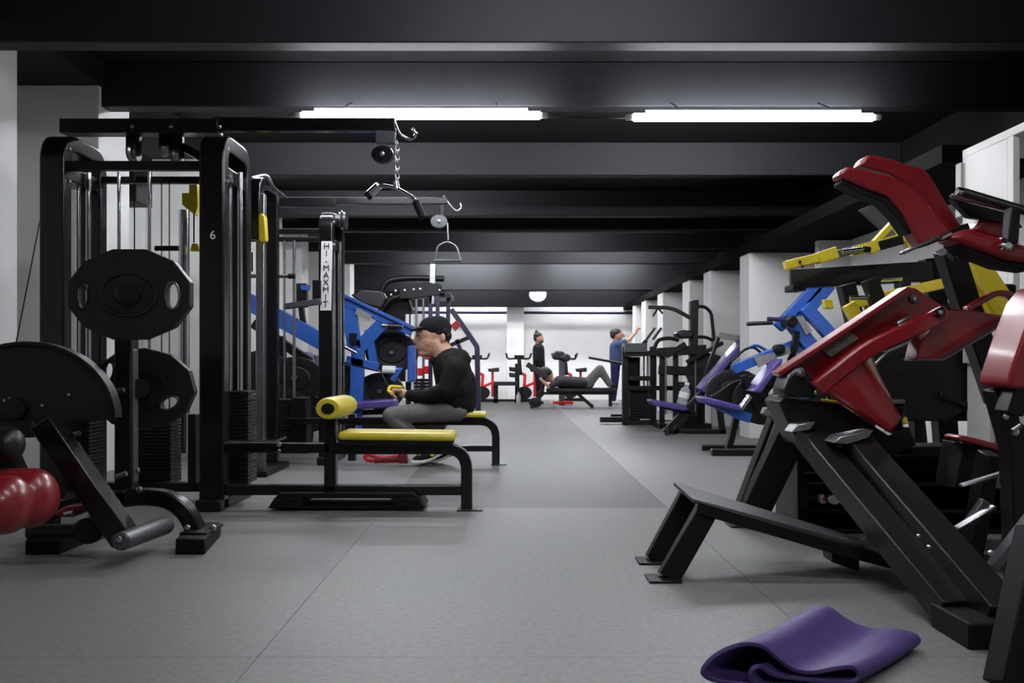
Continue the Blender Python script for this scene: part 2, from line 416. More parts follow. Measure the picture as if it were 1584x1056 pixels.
# adjustable chrome column with yellow carriage
rod(t1, 'adjustable_column', 'chrome', [(285, 325, 6.5), (285, 700, 6.5)], 8)
o = pol(t1, 'pulley_carriage', 'yellow_paint', [(292, 285), (305, 285), (306, 320), (302, 333), (290, 324), (281, 316), (281, 298), (292, 298)], 6.4, .06)
rod(t1, 'cable', 'black_matte', [(300, 325, 6.42), (300, 375, 6.42)], 1.2)
pol(t1, 'handle', 'yellow_paint', [(293, 388), (297, 376), (305, 376), (310, 388)], 6.4, .05)
rod(t1, 'handle', 'black_matte', [(240, 384, 6.2), (276, 384, 6.2)], 4)
rod(t1, 'cable', 'black_matte', [(66, 320, 6.1), (25, 530, 5.2)], 1.0)
# bench
Yn = 5.6
bar(t1, 'bench_rail', 'black_gloss', [(345, 692, Yn), (512, 692, Yn)], 15, .08)
rod(t1, 'pull_pin', 'chrome', [(348, 683, 5.5), (425, 683, 5.5), (442, 676, 5.5)], 2.2)
bolt(t1, 432, 687, 5.55, 4); bolt(t1, 432, 697, 5.55, 3)
bar(t1, 'bench_post', 'black_gloss', [(512, 640, Yn), (512, 758, Yn)], 18, .08)
bar(t1, 'base_rail', 'black_gloss', [(350, 757, Yn), (716, 757, Yn)], 15, .08)
bar(t1, 'bench_leg', 'black_gloss', [(516, 693, Yn), (722, 693, Yn), (722, 786, Yn)], 17, .09, r=34)
pad(t1, 'seat', 'yellow_vinyl', [(522, 668), (701, 670), (704, 683), (522, 681)], 5.46, .32, .022)
pol(t1, 'seat_board', 'black_matte', [(522, 681), (700, 683), (698, 690), (524, 689)], 5.47, .3, .004)
MB().box((P(708, 0, Yn).x, Yn-.09, 0), (P(747, 0, Yn).x, Yn+.09, .008)).build('foot_plate', 'black_metal', t1, bevel=.002)
roller(t1, 'thigh_roller', 'yellow_vinyl', P(507, 632, 5.36), P(507, 632, 5.36)+Vector((.02, .5, 0)), 17.5*S(5.36), 1.2)
bar(t1, 'roller_stem', 'black_metal', [(514, 634, 5.6), (514, 650, 5.6)], 10, .06)
# boom fittings
rod(t1, 'hook', 'chrome', [(611, 188, 5.86), (619, 206, 5.86), (631, 215, 5.86), (640, 213, 5.86), (643, 205, 5.86), (637, 200, 5.86)], 2.2, sp=True)
pol(t1, 'bracket', 'grey_metal', [(581, 204), (612, 204), (610, 221), (581, 221)], 5.83, .05)
a = P(591, 238, 5.83)
w1 = MB().lathe(a, a+Vector((0, .06, 0)), [(0, .03), (.02, 13*S(5.86)), (.3, 13.5*S(5.86)), (.5, 12*S(5.86)), (.7, 13.5*S(5.86)), (1, 13*S(5.86))], 24, 1.3).build('pulley', 'black_gloss', t1)
bolt(t1, 591, 238, 5.83, 4)

t = thing('lat_bar', 'chrome bent lat bar with black end grips hanging from a chain under the boom', 'pulldown bar', P(613, 290, 5.86))
for i in range(9):
    y = 222+i*7.2; a = P(613+(i % 2)*1.5, y, 5.86)
    MB().tube([a+Vector((.012*math.cos(q)*(1 if i % 2 else .4), .012*math.cos(q)*(.4 if i % 2 else 1), .018*math.sin(q))) for q in [2*math.pi*k/10 for k in range(11)]], .005, 6).build('chain_link', 'steel', t)
rod(t, 'bar', 'chrome', [(569, 303, 5.9), (588, 286, 5.88), (613, 291, 5.86), (640, 306, 5.82), (652, 335, 5.78)], 3.2, rnd=10)
rod(t, 'grip', 'chrome', [(571, 301, 5.9), (586, 287, 5.88)], 6.5)
rod(t, 'grip_end', 'black_matte', [(567, 305, 5.9), (572, 300, 5.9)], 7)
rod(t, 'grip', 'black_matte', [(643, 312, 5.81), (654, 337, 5.78)], 6)
rod(t, 'swivel', 'chrome', [(612, 281, 5.86), (614, 292, 5.86)], 5)

# second station
Yf, Yb = 8.1, 8.62
X1, X2 = P(335, 0, Yf).x, P(505, 0, Yf).x
t2 = thing('lat_pulldown_machine', 'tall black cable machine with vertical white lettered sign, second on the left', 'gym machine', ((X1+X2)/2, Yf, 0))
cable_frame(t2, X1, X2, Yf, Yb, P(0, 326, Yf).z, .125, P(0, 368, Yf).z)
bar(t2, 'top_beam', 'black_metal', [(330, 313, 8.35), (520, 313, 8.35)], 14, .1)
bar(t2, 'boom', 'black_gloss', [(505, 311, 8.36), (692, 311, 8.36)], 11, .06)
bar(t2, 'cross_beam', 'black_metal', [(340, 358, 8.1), (500, 358, 8.1)], 8, .06)
bar(t2, 'cross_beam', 'black_metal', [(345, 370, 8.6), (520, 370, 8.6)], 7, .06)
a = P(531, 340, 8.4)
MB().lathe(a-Vector((.03, 0, 0)), a+Vector((.03, 0, 0)), [(0, .09), (.3, .09), (.5, .07), (.7, .09), (1, .09)], 20).build('pulley', 'steel', t2)
pol(t2, 'sign', 'sign_white', [(497, 373), (514, 373), (512, 480), (495, 480)], 8.035, .012, .001)
for i, ch in enumerate('HI-MAXMIT'): text(t2, ch, .075, P(505.2-i*.2, 381+i*11.2, 8.03), 'ink', name='letter')
for x, r, m in [(386, 1.6, 'steel'), (430, 1.6, 'steel'), (440, 1.6, 'steel'), (455, 2.4, 'steel'), (424, 1, 'black_matte')]:
    rod(t2, 'guide_rod' if r > 1.2 else 'cable', m, [(x, 372, 8.3), (x, 617, 8.3)], r)
stack(t2, 408, 450, 617, 690, 8.2, 15, .2)
pol(t2, 'stack_shroud', 'black_metal', [(450, 615), (474, 615), (474, 692), (450, 692)], 8.15, .2)
rod(t2, 'handle', 'steel', [(386, 427, 8.0), (448, 427, 8.0)], 3); rod(t2, 'grip_end', 'black_matte', [(446, 427, 8.0), (456, 427, 8.0)], 4)
bar(t2, 'swing_arm', 'grey_metal', [(441, 474, 8.0), (497, 466, 8.0)], 9, .06)
pol(t2, 'pivot_box', 'black_metal', [(483, 433), (496, 433), (496, 470), (483, 470)], 8.0, .12)
rod(t2, 'hook', 'steel', [(686, 303, 8.36), (697, 318, 8.36), (706, 326, 8.36), (713, 322, 8.36), (712, 314, 8.36)], 1.6, sp=True)
a = P(679, 342, 8.33)
MB().lathe(a, a+Vector((0, .06, 0)), [(0, .02), (.02, 10*S(8.3)), (.5, 9*S(8.3)), (1, 10*S(8.3))], 24, 1.3).build('pulley', 'grey_metal', t2)
bolt(t2, 679, 342, 8.33, 3)
bar(t2, 'bracket', 'black_metal', [(684, 316, 8.36), (684, 336, 8.36)], 8, .05)
Yn = 8.08
bar(t2, 'bench_rail', 'black_gloss', [(440, 651, Yn), (545, 651, Yn)], 10, .08)
bar(t2, 'bench_leg', 'black_gloss', [(540, 651, Yn), (767, 651, Yn), (767, 717, Yn)], 12, .09, r=26)
bar(t2, 'base_rail', 'black_gloss', [(440, 693, Yn), (764, 693, Yn)], 9, .08)
bar(t2, 'bench_post', 'black_gloss', [(545, 640, Yn), (545, 712, Yn)], 12, .08)
pad(t2, 'seat', 'yellow_vinyl', [(628, 637), (751, 638), (752, 646), (628, 645)], 7.94, .3, .018)
MB().box((P(760, 0, Yn).x, Yn-.08, 0), (P(784, 0, Yn).x, Yn+.08, .008)).build('foot_plate', 'black_metal', t2, bevel=.002)
t = thing('stirrup_handle', 'grey stirrup cable handle hanging from the farther boom', 'cable handle', P(692, 390, 8.36))
rod(t, 'chain', 'steel', [(692, 345, 8.36), (693, 371, 8.36)], 1.6)
rod(t, 'frame', 'steel', [(673, 402, 8.36), (677, 380, 8.36), (692, 373, 8.36), (706, 380, 8.36), (712, 402, 8.36)], 1.6, rnd=6)
rod(t, 'grip', 'grey_metal', [(671, 403, 8.36), (714, 403, 8.36)], 2.2)

# narrow cable column between the two stations
t = thing('cable_column', 'slim chrome cable column with yellow pulley plate between the two black stations', 'gym machine', (P(405, 0, 7.3).x, 7.3, 0))
bar(t, 'column', 'steel', [(404, 300, 7.3), (404, fy(7.3), 7.3)], 13, .08)
pol(t, 'pulley_plate', 'yellow_paint', [(399, 333), (404, 329), (410, 334), (412, 372), (406, 375), (400, 371)], 7.2, .07, .01)
MB().sweep(fil([(P(395, 0, 7.3).x, 7.25, P(0, 372, 7.3).z), (P(395, 0, 7.3).x, 7.25, P(0, 280, 7.3).z), (P(395, 0, 7.3).x, 7.8, P(0, 280, 7.3).z), (P(395, 0, 7.3).x, 7.8, 0)], .12), .08, .12).build('upright', 'black_gloss', t, bevel=.01)
bar(t, 'top_plate', 'chrome', [(388, 289, 7.25), (412, 292, 7.5)], 7, .1)
rod(t, 'top_tube', 'steel', [(390, 275, 7.3), (412, 272, 7.4), (424, 290, 7.5), (440, 304, 7.7)], 2.5, sp=True)
rod(t, 'cable', 'black_matte', [(390, 390, 7.25), (390, 420, 7.25)], 1.3)
MB().box((P(385, 0, 7.3).x, 7.15, 0), (P(420, 0, 7.3).x, 7.9, .05)).build('base', 'black_metal', t, bevel=.006)

# step platform under the nearest bench
t = thing('step_platform', 'low black step platform lying under the nearest yellow bench', 'step platform', (P(535, 0, 5.58).x, 5.58, 0))
pol(t, 'deck', 'black_matte', [(432, 762), (640, 762), (648, 771), (424, 771)], 5.5, .3, .008)
for L in ([(424, 770), (468, 770), (466, 786), (414, 786)], [(604, 770), (646, 770), (657, 786), (612, 786)]):
    pol(t, 'foot', 'black_matte', L, 5.5, .3, .006)
pol(t, 'lower_deck', 'black_matte', [(466, 781), (613, 781), (613, 786.5), (466, 786.5)], 5.52, .26, .003)

# ------------------------------------------------------------------ LEFT: plate-loaded leg machine, nearest
t3 = thing('leg_curl_machine', 'plate-loaded leg machine with red rollers and a black half-round cam plate', 'gym machine', (P(190, 0, 4.45).x, 4.45, 0))
# foot block of the curved leg
zb = .105
MB().prism([P(271, 0, 4.26)*Vector((1, 1, 0)) if 0 else Vector((P(271, 0, 4.26).x, 4.26, 0)), Vector((P(317, 0, 4.26).x, 4.26, 0)), Vector((P(342, 0, 4.72).x, 4.72, 0)), Vector((P(300, 0, 4.72).x, 4.72, 0))], (0, 0, .075)).build('foot', 'black_matte', t3, bevel=.008)
MB().box((P(284, 0, 4.42).x, 4.36, .07), (P(334, 0, 4.5).x, 4.62, .085)).build('foot_plate', 'black_metal', t3, bevel=.003)
bar(t3, 'curved_leg', 'black_gloss', [(150, 775, 4.5), (225, 767, 4.5), (262, 771, 4.5), (288, 789, 4.5), (304, 820, 4.5), (307, 840, 4.5)], 25, .09, r=16, bev=.01)
bolt(t3, 290, 816, 4.34, 5); bolt(t3, 330, 816, 4.4, 5); bolt(t3, 216, 757, 4.45, 5)
bar(t3, 'post', 'black_metal', [(196, 470, 4.6), (196, 768, 4.6)], 27, .1, bev=.01)
bar(t3, 'post_edge', 'grey_metal', [(209, 540, 4.6), (209, 745, 4.6)], 2.5, .06)
rod(t3, 'weight_peg', 'black_gloss', [(199, 455, 4.3), (199, 455, 4.75)], 15)
rod(t3, 'weight_peg', 'black_gloss', [(216, 600, 4.6), (216, 600, 5.2)], 14)
rod(t3, 'bumper', 'steel', [(176, 605, 4.5), (192, 603, 4.5)], 4)
bolt(t3, 212, 727, 4.5, 5); rod(t3, 'adjust_pin', 'steel', [(178, 738, 4.45), (196, 732, 4.45)], 4)
# base rail and rear foot
bar(t3, 'base_rail', 'black_metal', [(60, 800, 4.5), (130, 774, 4.5), (200, 768, 4.5)], 22, .09, r=20)
MB().box((P(38, 0, 4.26).x, 4.26, 0), (P(92, 0, 4.26).x, 4.7, .07)).build('foot', 'black_matte', t3, bevel=.008)
MB().box((P(60, 0, 4.5).x, 4.4, .06), (P(80, 0, 4.5).x, 4.6, .2)).build('rear_leg', 'black_matte', t3, bevel=.008)
# cam half disc with rim
cx, cy, rx, ry, Yc = 45, 646, 136, 115, 4.3
arc = [(cx+rx*math.cos(a), cy-ry*math.sin(a)) for a in [math.pi*i/28 for i in range(29)]]
pol(t3, 'cam_plate', 'plate_black', arc+[(-75, 665), (60, 655), (150, 650)], Yc, .03, .003)
MB().sweep(PX([(x, y, Yc+.02) for x, y in arc]), 6*S(Yc), .08).build('cam_rim', 'black_metal', t3, bevel=.003)
a = P(20, 632, Yc-.03)
MB().lathe(a, a+Vector((0, .2, 0)), [(0, .035), (.01, .05), (.3, .055), (1, .055)], 22, 1.1).build('hub', 'black_metal', t3)
for x, y in ((8, 619), (16, 617), (66, 627), (107, 610)): bolt(t3, x, y, Yc, 3)
bar(t3, 'cam_arm', 'black_metal', [(-20, 664, 4.25), (62, 662, 4.25)], 26, .12)
# diagonal lever
bar(t3, 'lever', 'black_gloss', [(70, 652, 4.15), (196, 835, 4.15)], 34, .12, bev=.006)
a = P(186, 838, 3.98)
MB().lathe(a, a+Vector((.04, .42, .0)), [(0, .03), (.02, .04), (.96, .045), (1, .04)], 22, 1.15).build('lever_end', 'grey_metal', t3)
bolt(t3, 185, 834, 3.97, 5)
rod(t3, 'roller_axle', 'black_vinyl', [(45, 822, 4.2), (130, 822, 4.2)], 12)
a = P(133, 822, 4.15); MB().lathe(a, a+Vector((0, .12, 0)), [(0, .05), (.1, .06), (.9, .06), (1, .05)], 20, 1.2).build('axle_hub', 'black_metal', t3)
pad(t3, 'ankle_pad', 'red_vinyl', [(82, 793), (98, 784), (140, 779), (137, 790), (112, 800), (88, 800)], 4.3, .12, .012)
rod(t3, 'pad_bracket', 'chrome', [(100, 796, 4.25), (114, 793, 4.25)], 4)
rod(t3, 'adjust_lever', 'steel', [(108, 675, 4.5), (124, 669, 4.5)], 3.5)
def sausage(par, name, m, x0, x1, y, Y, r):
    a, b = P(x0, y, Y), P(x1, y, Y); R = r*S(Y); L = (b-a).length; prof = []
    for i in range(8):
        q = math.pi/2*i/7; prof.append((1-(1-math.sin(q))*0-(R*.8*(1-math.cos(math.pi/2-q)))/L if 0 else (1-R*.85*(1-math.cos(q))/L), R*math.sin(q)))
    prof = [(1-t, r_) for t, r_ in prof][::1]
    pr = [(0, R*.5)]+[(0, R*.9), (.05, R)]
    end = []
    for i in range(9):
        q = math.pi/2*i/8; end.append((1-R*.8*(1-math.sin(q))/L, max(.002, R*math.cos(q))))
    return MB().lathe(a, b, pr+end, 28).build(name, m, par)
sausage(t3, 'red_roller', 'red_vinyl', -90, 47, 780, 3.62, 46)
sausage(t3, 'red_roller', 'red_vinyl', -70, 87, 770, 3.86, 46)
sausage(t3, 'black_roller', 'black_vinyl', -70, 36, 687, 3.8, 27)
rod(t3, 'roller_bar', 'black_metal', [(-60, 780, 3.62), (-60, 770, 3.86), (-40, 690, 4.15)], 9)
bar(t3, 'frame_bar', 'black_metal', [(-40, 690, 4.15), (-20, 664, 4.25)], 14, .08)
bar(t3, 'frame_bar', 'black_metal', [(-10, 660, 4.3), (52, 800, 4.45)], 30, .1)

def plate(cx, cy, Y, rx, ry, label, holes, rot=0, th=.055):
    t = thing('weight_plate', label, 'weight plate', P(cx, cy, Y), 'twelve-sided weight plates')
    s = S(Y); me = bpy.data.meshes.new('disc')
    b = plate_mesh(rx*s, ry*s, th, 12, [(h[0]*s, h[1]*s, h[2]*s, h[3]*s, h[4]) for h in holes], rot)
    bmesh.ops.recalc_face_normals(b, faces=b.faces); b.to_mesh(me); b.free(); me.transform(Matrix.Translation(P(cx, cy, Y)))
    me.materials.append(MATS['plate_black'])
    o = bpy.data.objects.new('disc', me); COL.objects.link(o); attach(o, t)
    bv = o.modifiers.new('b', 'BEVEL'); bv.width = .008; bv.segments = 2; bv.limit_method = 'ANGLE'
    a = P(cx, cy, Y)
    MB().lathe(a, a-Vector((0, .012, 0)), [(0, ry*s*.5), (1, ry*s*.5), (1, ry*s*.44), (.3, ry*s*.42), (.2, .01)], 32, 1.32).build('raised_ring', 'plate_black', t)
    MB().lathe(a, a-Vector((0, .03, 0)), [(0, .05), (.8, .045), (1, .03)], 20, 1.3).build('hub', 'black_gloss', t)
    for h in holes:
        n = 20; c = a+Vector((h[0]*s, .0, h[1]*s))
        L = [c+Vector((h[2]*s*1.05*math.cos(q)*math.cos(h[4])-h[3]*s*1.05*math.sin(q)*math.sin(h[4]), -.003, h[2]*s*1.05*math.cos(q)*math.sin(h[4])+h[3]*s*1.05*math.sin(q)*math.cos(h[4]))) for q in [2*math.pi*i/n for i in range(n+1)]]
        MB().tube(L, .006, 6).build('grip_rim', 'steel' if h[0] > 0 else 'black_gloss', t)
    return t
plate(199, 455, 4.36, 95, 70, 'twelve-sided black weight plate high on the peg, showing its face', [(68, -2, 10, 20, 0), (-72, -2, 9, 20, 0)])
plate(218, 602, 4.95, 80, 62, 'twelve-sided black weight plate on the lower peg, partly hidden by the post', [(44, -21, 14, 9, .45), (-52, 26, 9, 16, -.3)], .2)

# ------------------------------------------------------------------ LEFT, farther back: blue press, black stack machine, rack
Y = 10.4
t = thing('chest_press', 'blue plate-loaded press with purple pads behind the second black station', 'gym machine', (P(555, 0, Y).x, Y, 0))
bar(t, 'lever_arm', 'blue_paint', [(384, 466, Y), (500, 529, Y)], 26, .1)
bar(t, 'lever_arm', 'blue_paint', [(528, 462, Y), (638, 512, Y)], 16, .12)
bar(t, 'lever_edge', 'blue_paint', [(530, 456, Y-.08), (640, 508, Y-.08)], 5, .04)
bar(t, 'frame_bar', 'blue_paint', [(538, 462, Y), (549, 540, Y)], 22, .1)
bar(t, 'frame_bar', 'blue_paint', [(594, 498, Y), (556, 538, Y)], 20, .1)
bar(t, 'frame_bar', 'blue_paint', [(570, 510, Y), (580, 571, Y)], 12, .09)
bar(t, 'frame_bar', 'blue_paint', [(536, 557, Y), (586, 568, Y)], 14, .1)
bar(t, 'post', 'blue_paint', [(554, 540, Y), (551, 665, Y)], 20, .1)
pol(t, 'label_plate', 'label_grey', [(553, 476), (576, 488), (570, 496), (549, 485)], Y-.1, .02, .001)
pol(t, 'stop_block', 'black_matte', [(540, 515), (551, 515), (551, 533), (541, 533)], Y-.1, .04)
rod(t, 'handle', 'steel', [(591, 503, Y-.05), (624, 505, Y-.05)], 4); rod(t, 'grip', 'black_vinyl', [(600, 504, Y-.05), (622, 505, Y-.05)], 5)
rod(t, 'lower_handle', 'chrome', [(529, 534, Y-.15), (552, 546, Y-.15)], 3)
rod(t, 'weight_horn', 'sign_white', [(592, 571, Y-.1), (612, 572, Y-.1)], 6); rod(t, 'horn_arm', 'blue_paint', [(610, 572, Y-.1), (620, 571, Y-.1), (607, 588, Y-.1)], 5)
pad(t, 'back_pad', 'purple_vinyl', [(466, 547), (475, 543), (489, 592), (487, 602), (482, 600)], Y-.2, .3, .02)
pad(t, 'back_pad', 'dark_purple', [(478, 548), (487, 548), (490, 585), (486, 590)], Y+.1, .3, .02)
pad(t, 'seat', 'purple_vinyl', [(538, 622), (610, 617), (612, 630), (540, 634)], Y-.2, .35, .025)
pad(t, 'arm_pad', 'blue_vinyl', [(630, 535), (641, 533), (641, 590), (630, 592)], Y-.15, .2, .02)
bar(t, 'frame_bar', 'black_metal', [(462, 560, Y), (500, 632, Y)], 9, .06)
bar(t, 'base_rail', 'black_metal', [(470, 660, Y), (640, 660, Y)], 11, .08)
bar(t, 'seat_rail', 'black_metal', [(490, 640, Y), (612, 636, Y)], 8, .08)
for x in (480, 551, 632): bar(t, 'foot', 'black_metal', [(x, fy(Y)-4, Y-.3), (x, fy(Y)-3, Y+.3)], 14, .06)
bar(t, 'leg', 'black_metal', [(480, 620, Y), (480, fy(Y)-6, Y)], 10, .06); bar(t, 'leg', 'black_metal', [(632, 590, Y), (632, fy(Y)-6, Y)], 8, .06)
pol(t, 'bracket', 'black_metal', [(458, 438), (474, 438), (474, 475), (458, 475)], Y, .1); bar(t, 'bracket_stem', 'black_metal', [(466, 475, Y), (470, 505, Y)], 8, .08)
pol(t, 'bracket_cap', 'blue_paint', [(464, 441), (480, 441), (478, 449), (466, 449)], Y-.05, .04)

Y = 12.6
t = thing('arm_machine', 'black weight-stack machine with curved arms and chrome rods behind the seated man', 'gym machine', (P(630, 0, Y).x, Y, 0))
rod(t, 'curved_arm', 'black_metal', [(590, 452, Y), (597, 438, Y), (612, 432, Y), (640, 430, Y), (687, 431, Y)], 4.5, sp=True)
rod(t, 'curved_arm', 'black_metal', [(588, 482, Y), (605, 463, Y), (630, 457, Y), (688, 453, Y)], 5, sp=True)
pad(t, 'arm_pad', 'black_vinyl', [(542, 456), (560, 447), (590, 449), (598, 462), (590, 478), (560, 470)], Y-.1, .3, .03)
pol(t, 'shroud', 'black_matte', [(590, 470), (632, 462), (637, 480), (637, 590), (592, 590)], Y+.1, .3, .02)
pol(t, 'gear_box', 'black_metal', [(618, 446), (660, 436), (682, 440), (682, 456), (640, 462), (618, 462)], Y-.05, .2, .01)
for x, y in ((605, 456), (612, 450), (626, 449), (640, 448), (650, 447), (680, 449)): bolt(t, x, y, Y-.08, 2)
bar(t, 'column', 'steel', [(670, 408, Y), (668, 470, Y)], 9, .08)
bar(t, 'post', 'dark_purple', [(666, 452, Y), (666, 640, Y)], 6, .08); bar(t, 'post', 'dark_purple', [(677, 452, Y), (677, 640, Y)], 6, .08)
for x, m in ((644, 'chrome'), (655, 'chrome'), (630, 'sign_white'), (638, 'sign_white')):
    rod(t, 'guide_rod', m, [(x, 462 if m == 'chrome' else 486, Y), (x, 640, Y)], 2 if m == 'chrome' else 3)
stack(t, 640, 664, 585, 645, Y-.05, 12, .2)
for x, y in ((648, 545), (659, 535), (661, 550), (650, 575), (659, 572)):
    pol(t, 'red_clamp', 'red_plastic', [(x-4, y-6), (x+4, y-6), (x+4, y+6), (x-4, y+6)], Y-.15, .06, .01)
bar(t, 'base_rail', 'black_metal', [(590, fy(Y)-4, Y), (690, fy(Y)-4, Y)], 8, .5)
bar(t, 'post', 'black_metal', [(600, 585, Y+.2), (600, fy(Y)-4, Y+.2)], 10, .1)

Y = 16.2
t = thing('power_rack', 'dark angled rack frame with a red clamp behind the seated man\'s back', 'rack', (P(720, 0, Y).x, Y, 0))
for dy, n in ((0, 0), (.9, 1)):
    bar(t, 'upright', 'dark_purple', [(698, 478, Y+dy), (738, 536, Y+dy), (740, fy(Y+dy), Y+dy)], 8, .09, r=4)
bar(t, 'upright', 'dark_purple', [(694, 452, Y), (690, fy(Y), Y)], 6, .09)
bar(t, 'brace', 'black_metal', [(694, 535, Y), (730, 520, Y)], 6, .08); bar(t, 'brace', 'dark_purple', [(706, 525, Y), (720, 560, Y)], 6, .08)
bar(t, 'top_rail', 'black_metal', [(672, 460, Y), (700, 460, Y)], 6, .9)
bar(t, 'base_rail', 'black_metal', [(686, fy(Y)-3, Y), (742, fy(Y)-3, Y)], 6, .1)
pol(t, 'clamp', 'red_plastic', [(697, 503), (706, 495), (713, 502), (704, 512)], Y-.1, .08, .01)

def discs(par, L):
    for x, y, Yd, r in L:
        a = P(x, y, Yd)
        o = MB().lathe(a, a+Vector((0, .06, 0)), [(0, .03), (.02, r*.5), (.25, r*.55), (.05, r*.9), (.15, r), (.85, r), (1, r*.9), (1, .03)], 28, 1.3).build('weight_disc', 'plate_black', par)
        MB().lathe(a-Vector((0, .05, 0)), a+Vector((0, .1, 0)), [(0, .022), (.1, .028), (1, .028)], 14, 1.2).build('peg', 'steel', o)
Y = 9.3; f = fy(Y)
t = thing('plate_tree', 'dark plate-loaded frame half hidden behind the rods of the second station', 'gym machine', (P(435, 0, Y).x, Y, 0))
bar(t, 'post', 'black_metal', [(432, 520, Y), (440, f, Y)], 16, .12)
bar(t, 'post', 'black_metal', [(392, 500, Y+.3), (480, 560, Y+.3)], 14, .1)
bar(t, 'strut', 'black_metal', [(395, 560, Y), (430, 640, Y)], 12, .1); bar(t, 'strut', 'black_metal', [(478, 560, Y), (440, 650, Y)], 12, .1)
bar(t, 'base_rail', 'black_metal', [(385, f-5, Y), (485, f-5, Y)], 12, .5)
discs(t, [(404, 575, Y-.1, .22), (456, 585, Y-.12, .22), (430, 635, Y-.15, .24), (470, 640, Y-.05, .2)])
discs(bpy.data.objects['chest_press'], [(606, 545, 10.6, .24), (520, 590, 10.65, .24), (588, 605, 10.7, .22)])

# ------------------------------------------------------------------ BACK: spin bikes, benches
def bike(x, Y, label, flip=1, console=True):
    f = fy(Y); t = thing('exercise_bike', label, 'exercise bike', (P(x, 0, Y).x, Y, 0), 'red and black exercise bikes by the back wall')
    X = lambda d: x+flip*d
    rod(t, 'handlebar', 'black_vinyl', [(X(-20), 546, Y), (X(-18), 555, Y), (X(0), 554, Y), (X(16), 555, Y), (X(19), 546, Y)], 1.6, rnd=4)
    if console: pol(t, 'console', 'black_matte', [(X(-8), 549), (X(8), 549), (X(7), 555), (X(-7), 555)], Y-.05, .08, .01)
    bar(t, 'stem', 'black_metal', [(X(0), 555, Y), (X(2), 580, Y)], 6, .06)
    bar(t, 'red_frame', 'red_plastic', [(X(2), 576, Y), (X(9), 580, Y), (X(7), f-8, Y)], 4.5, .06)
    bar(t, 'red_frame', 'red_plastic', [(X(6), f-22, Y), (X(24), f-30, Y)], 4, .06)
    bar(t, 'seat_post', 'red_plastic', [(X(24), f-8, Y), (X(24), 575, Y)], 4, .05)
    pad(t, 'saddle', 'black_vinyl', [(X(16), 570), (X(34), 568), (X(34), 575), (X(18), 575)], Y-.08, .18, .02)
    a = P(X(8), f-14, Y-.06)
    MB().lathe(a, a+Vector((0, .05, 0)), [(0, .02), (.05, .15), (.95, .15), (1, .02)], 20, 1.2).build('flywheel', 'black_metal', t)
    bar(t, 'base', 'black_metal', [(X(-4), f-2.5, Y), (X(30), f-2.5, Y)], 5, .06)
    for d in (-2, 28): bar(t, 'foot', 'black_metal', [(X(d), f-2, Y-.22), (X(d), f-2, Y+.22)], 4, .05)
    return t
bike(803, 21.2, 'exercise bike with upturned handlebars in front of the white pillar')
bike(738, 21.2, 'exercise bike with red frame just right of the dark rack', 1, True)
bike(874, 21.6, 'exercise bike with red frame behind the lying man')
Y = 20.6
t = thing('bench_rack', 'black low bench with upright post near the white back pillar', 'bench', (P(785, 0, Y).x, Y, 0))
bar(t, 'bench_top', 'black_vinyl', [(764, 593, Y), (800, 593, Y)], 6, .35)
bar(t, 'leg', 'black_metal', [(767, 593, Y), (767, fy(Y), Y)], 7, .1); bar(t, 'base_rail', 'black_metal', [(752, fy(Y)-4, Y), (802, fy(Y)-4, Y)], 4, .1)
bar(t, 'post', 'black_metal', [(800, 562, Y), (800, fy(Y), Y)], 7, .1)
for y in (571, 580): pad(t, 'side_roller', 'black_vinyl', [(787, y-4), (797, y-3), (797, y+4), (788, y+3)], Y-.1, .3, .02)
t = tag(MB().lathe(P(802, fy(20.2), 20.2), P(802, 606, 20.2), [(0, .045), (.7, .05), (.85, .02), (1, .018)], 14).build('water_bottle', 'clear_plastic'), 'small clear bottle on the floor by the black low bench', 'bottle')

# curl machine (two-lobed black pad on a column)
Y = 19.6
t = thing('pec_machine', 'two-lobed black pad on a grey column behind the lying man', 'gym machine', (P(870, 0, Y).x, Y, 0))
pad(t, 'pad', 'black_vinyl', [(854, 550), (860, 542), (872, 543), (876, 552), (870, 557), (856, 556)], Y-.1, .3, .04)
pad(t, 'pad', 'black_vinyl', [(866, 552), (878, 546), (884, 552), (882, 558), (872, 560)], Y-.2, .3, .04)
bar(t, 'column', 'grey_metal', [(869, 556, Y), (869, fy(Y), Y)], 9, .12)
rod(t, 'handle', 'black_metal', [(884, 556, Y), (890, 555, Y), (890, 548, Y)], 1.4)
bar(t, 'base', 'red_plastic', [(855, fy(Y)-4, Y), (886, fy(Y)-4, Y)], 4, .3)

# flat bench of the lying man
Y = 18.4
f = fy(Y)
tb = thing('incline_bench', 'black bench with raised headrest carrying the lying man', 'bench', (P(880, 0, Y).x, Y, 0))
pad(tb, 'bench_pad', 'black_vinyl', [(846, 600), (955, 600), (955, 607), (846, 607)], Y-.18, .42, .03)
bar(tb, 'backrest', 'black_vinyl', [(815, 563, Y), (846, 583, Y)], 8, .35)
bar(tb, 'frame', 'black_metal', [(830, 608, Y), (950, 608, Y)], 4, .1)
for L in ([(842, 606), (822, f-2)], [(893, 608), (916, f-2)], [(944, 606), (944, f-2)]): bar(tb, 'leg', 'black_metal', [(x, y, Y) for x, y in L], 5, .08)
bar(tb, 'prop', 'black_metal', [(842, 583, Y), (838, 608, Y)], 6, .1)
for x in (822, 916): bar(tb, 'foot', 'black_metal', [(x, f-2.5, Y-.3), (x, f-2.5, Y+.3)], 6, .05)
a = P(828, f-8, Y-.25)
MB().lathe(a, a+Vector((0, .06, 0)), [(0, .03), (.1, .1), (.9, .1), (1, .03)], 18, 1.3).build('wheel', 'black_metal', tb)
t = tag(rod(None, 'barbell', 'black_metal', [(911, 553, 18.9), (962, 562, 18.6)], 2), 'slim dark bar reaching out beside the man in blue', 'bar')

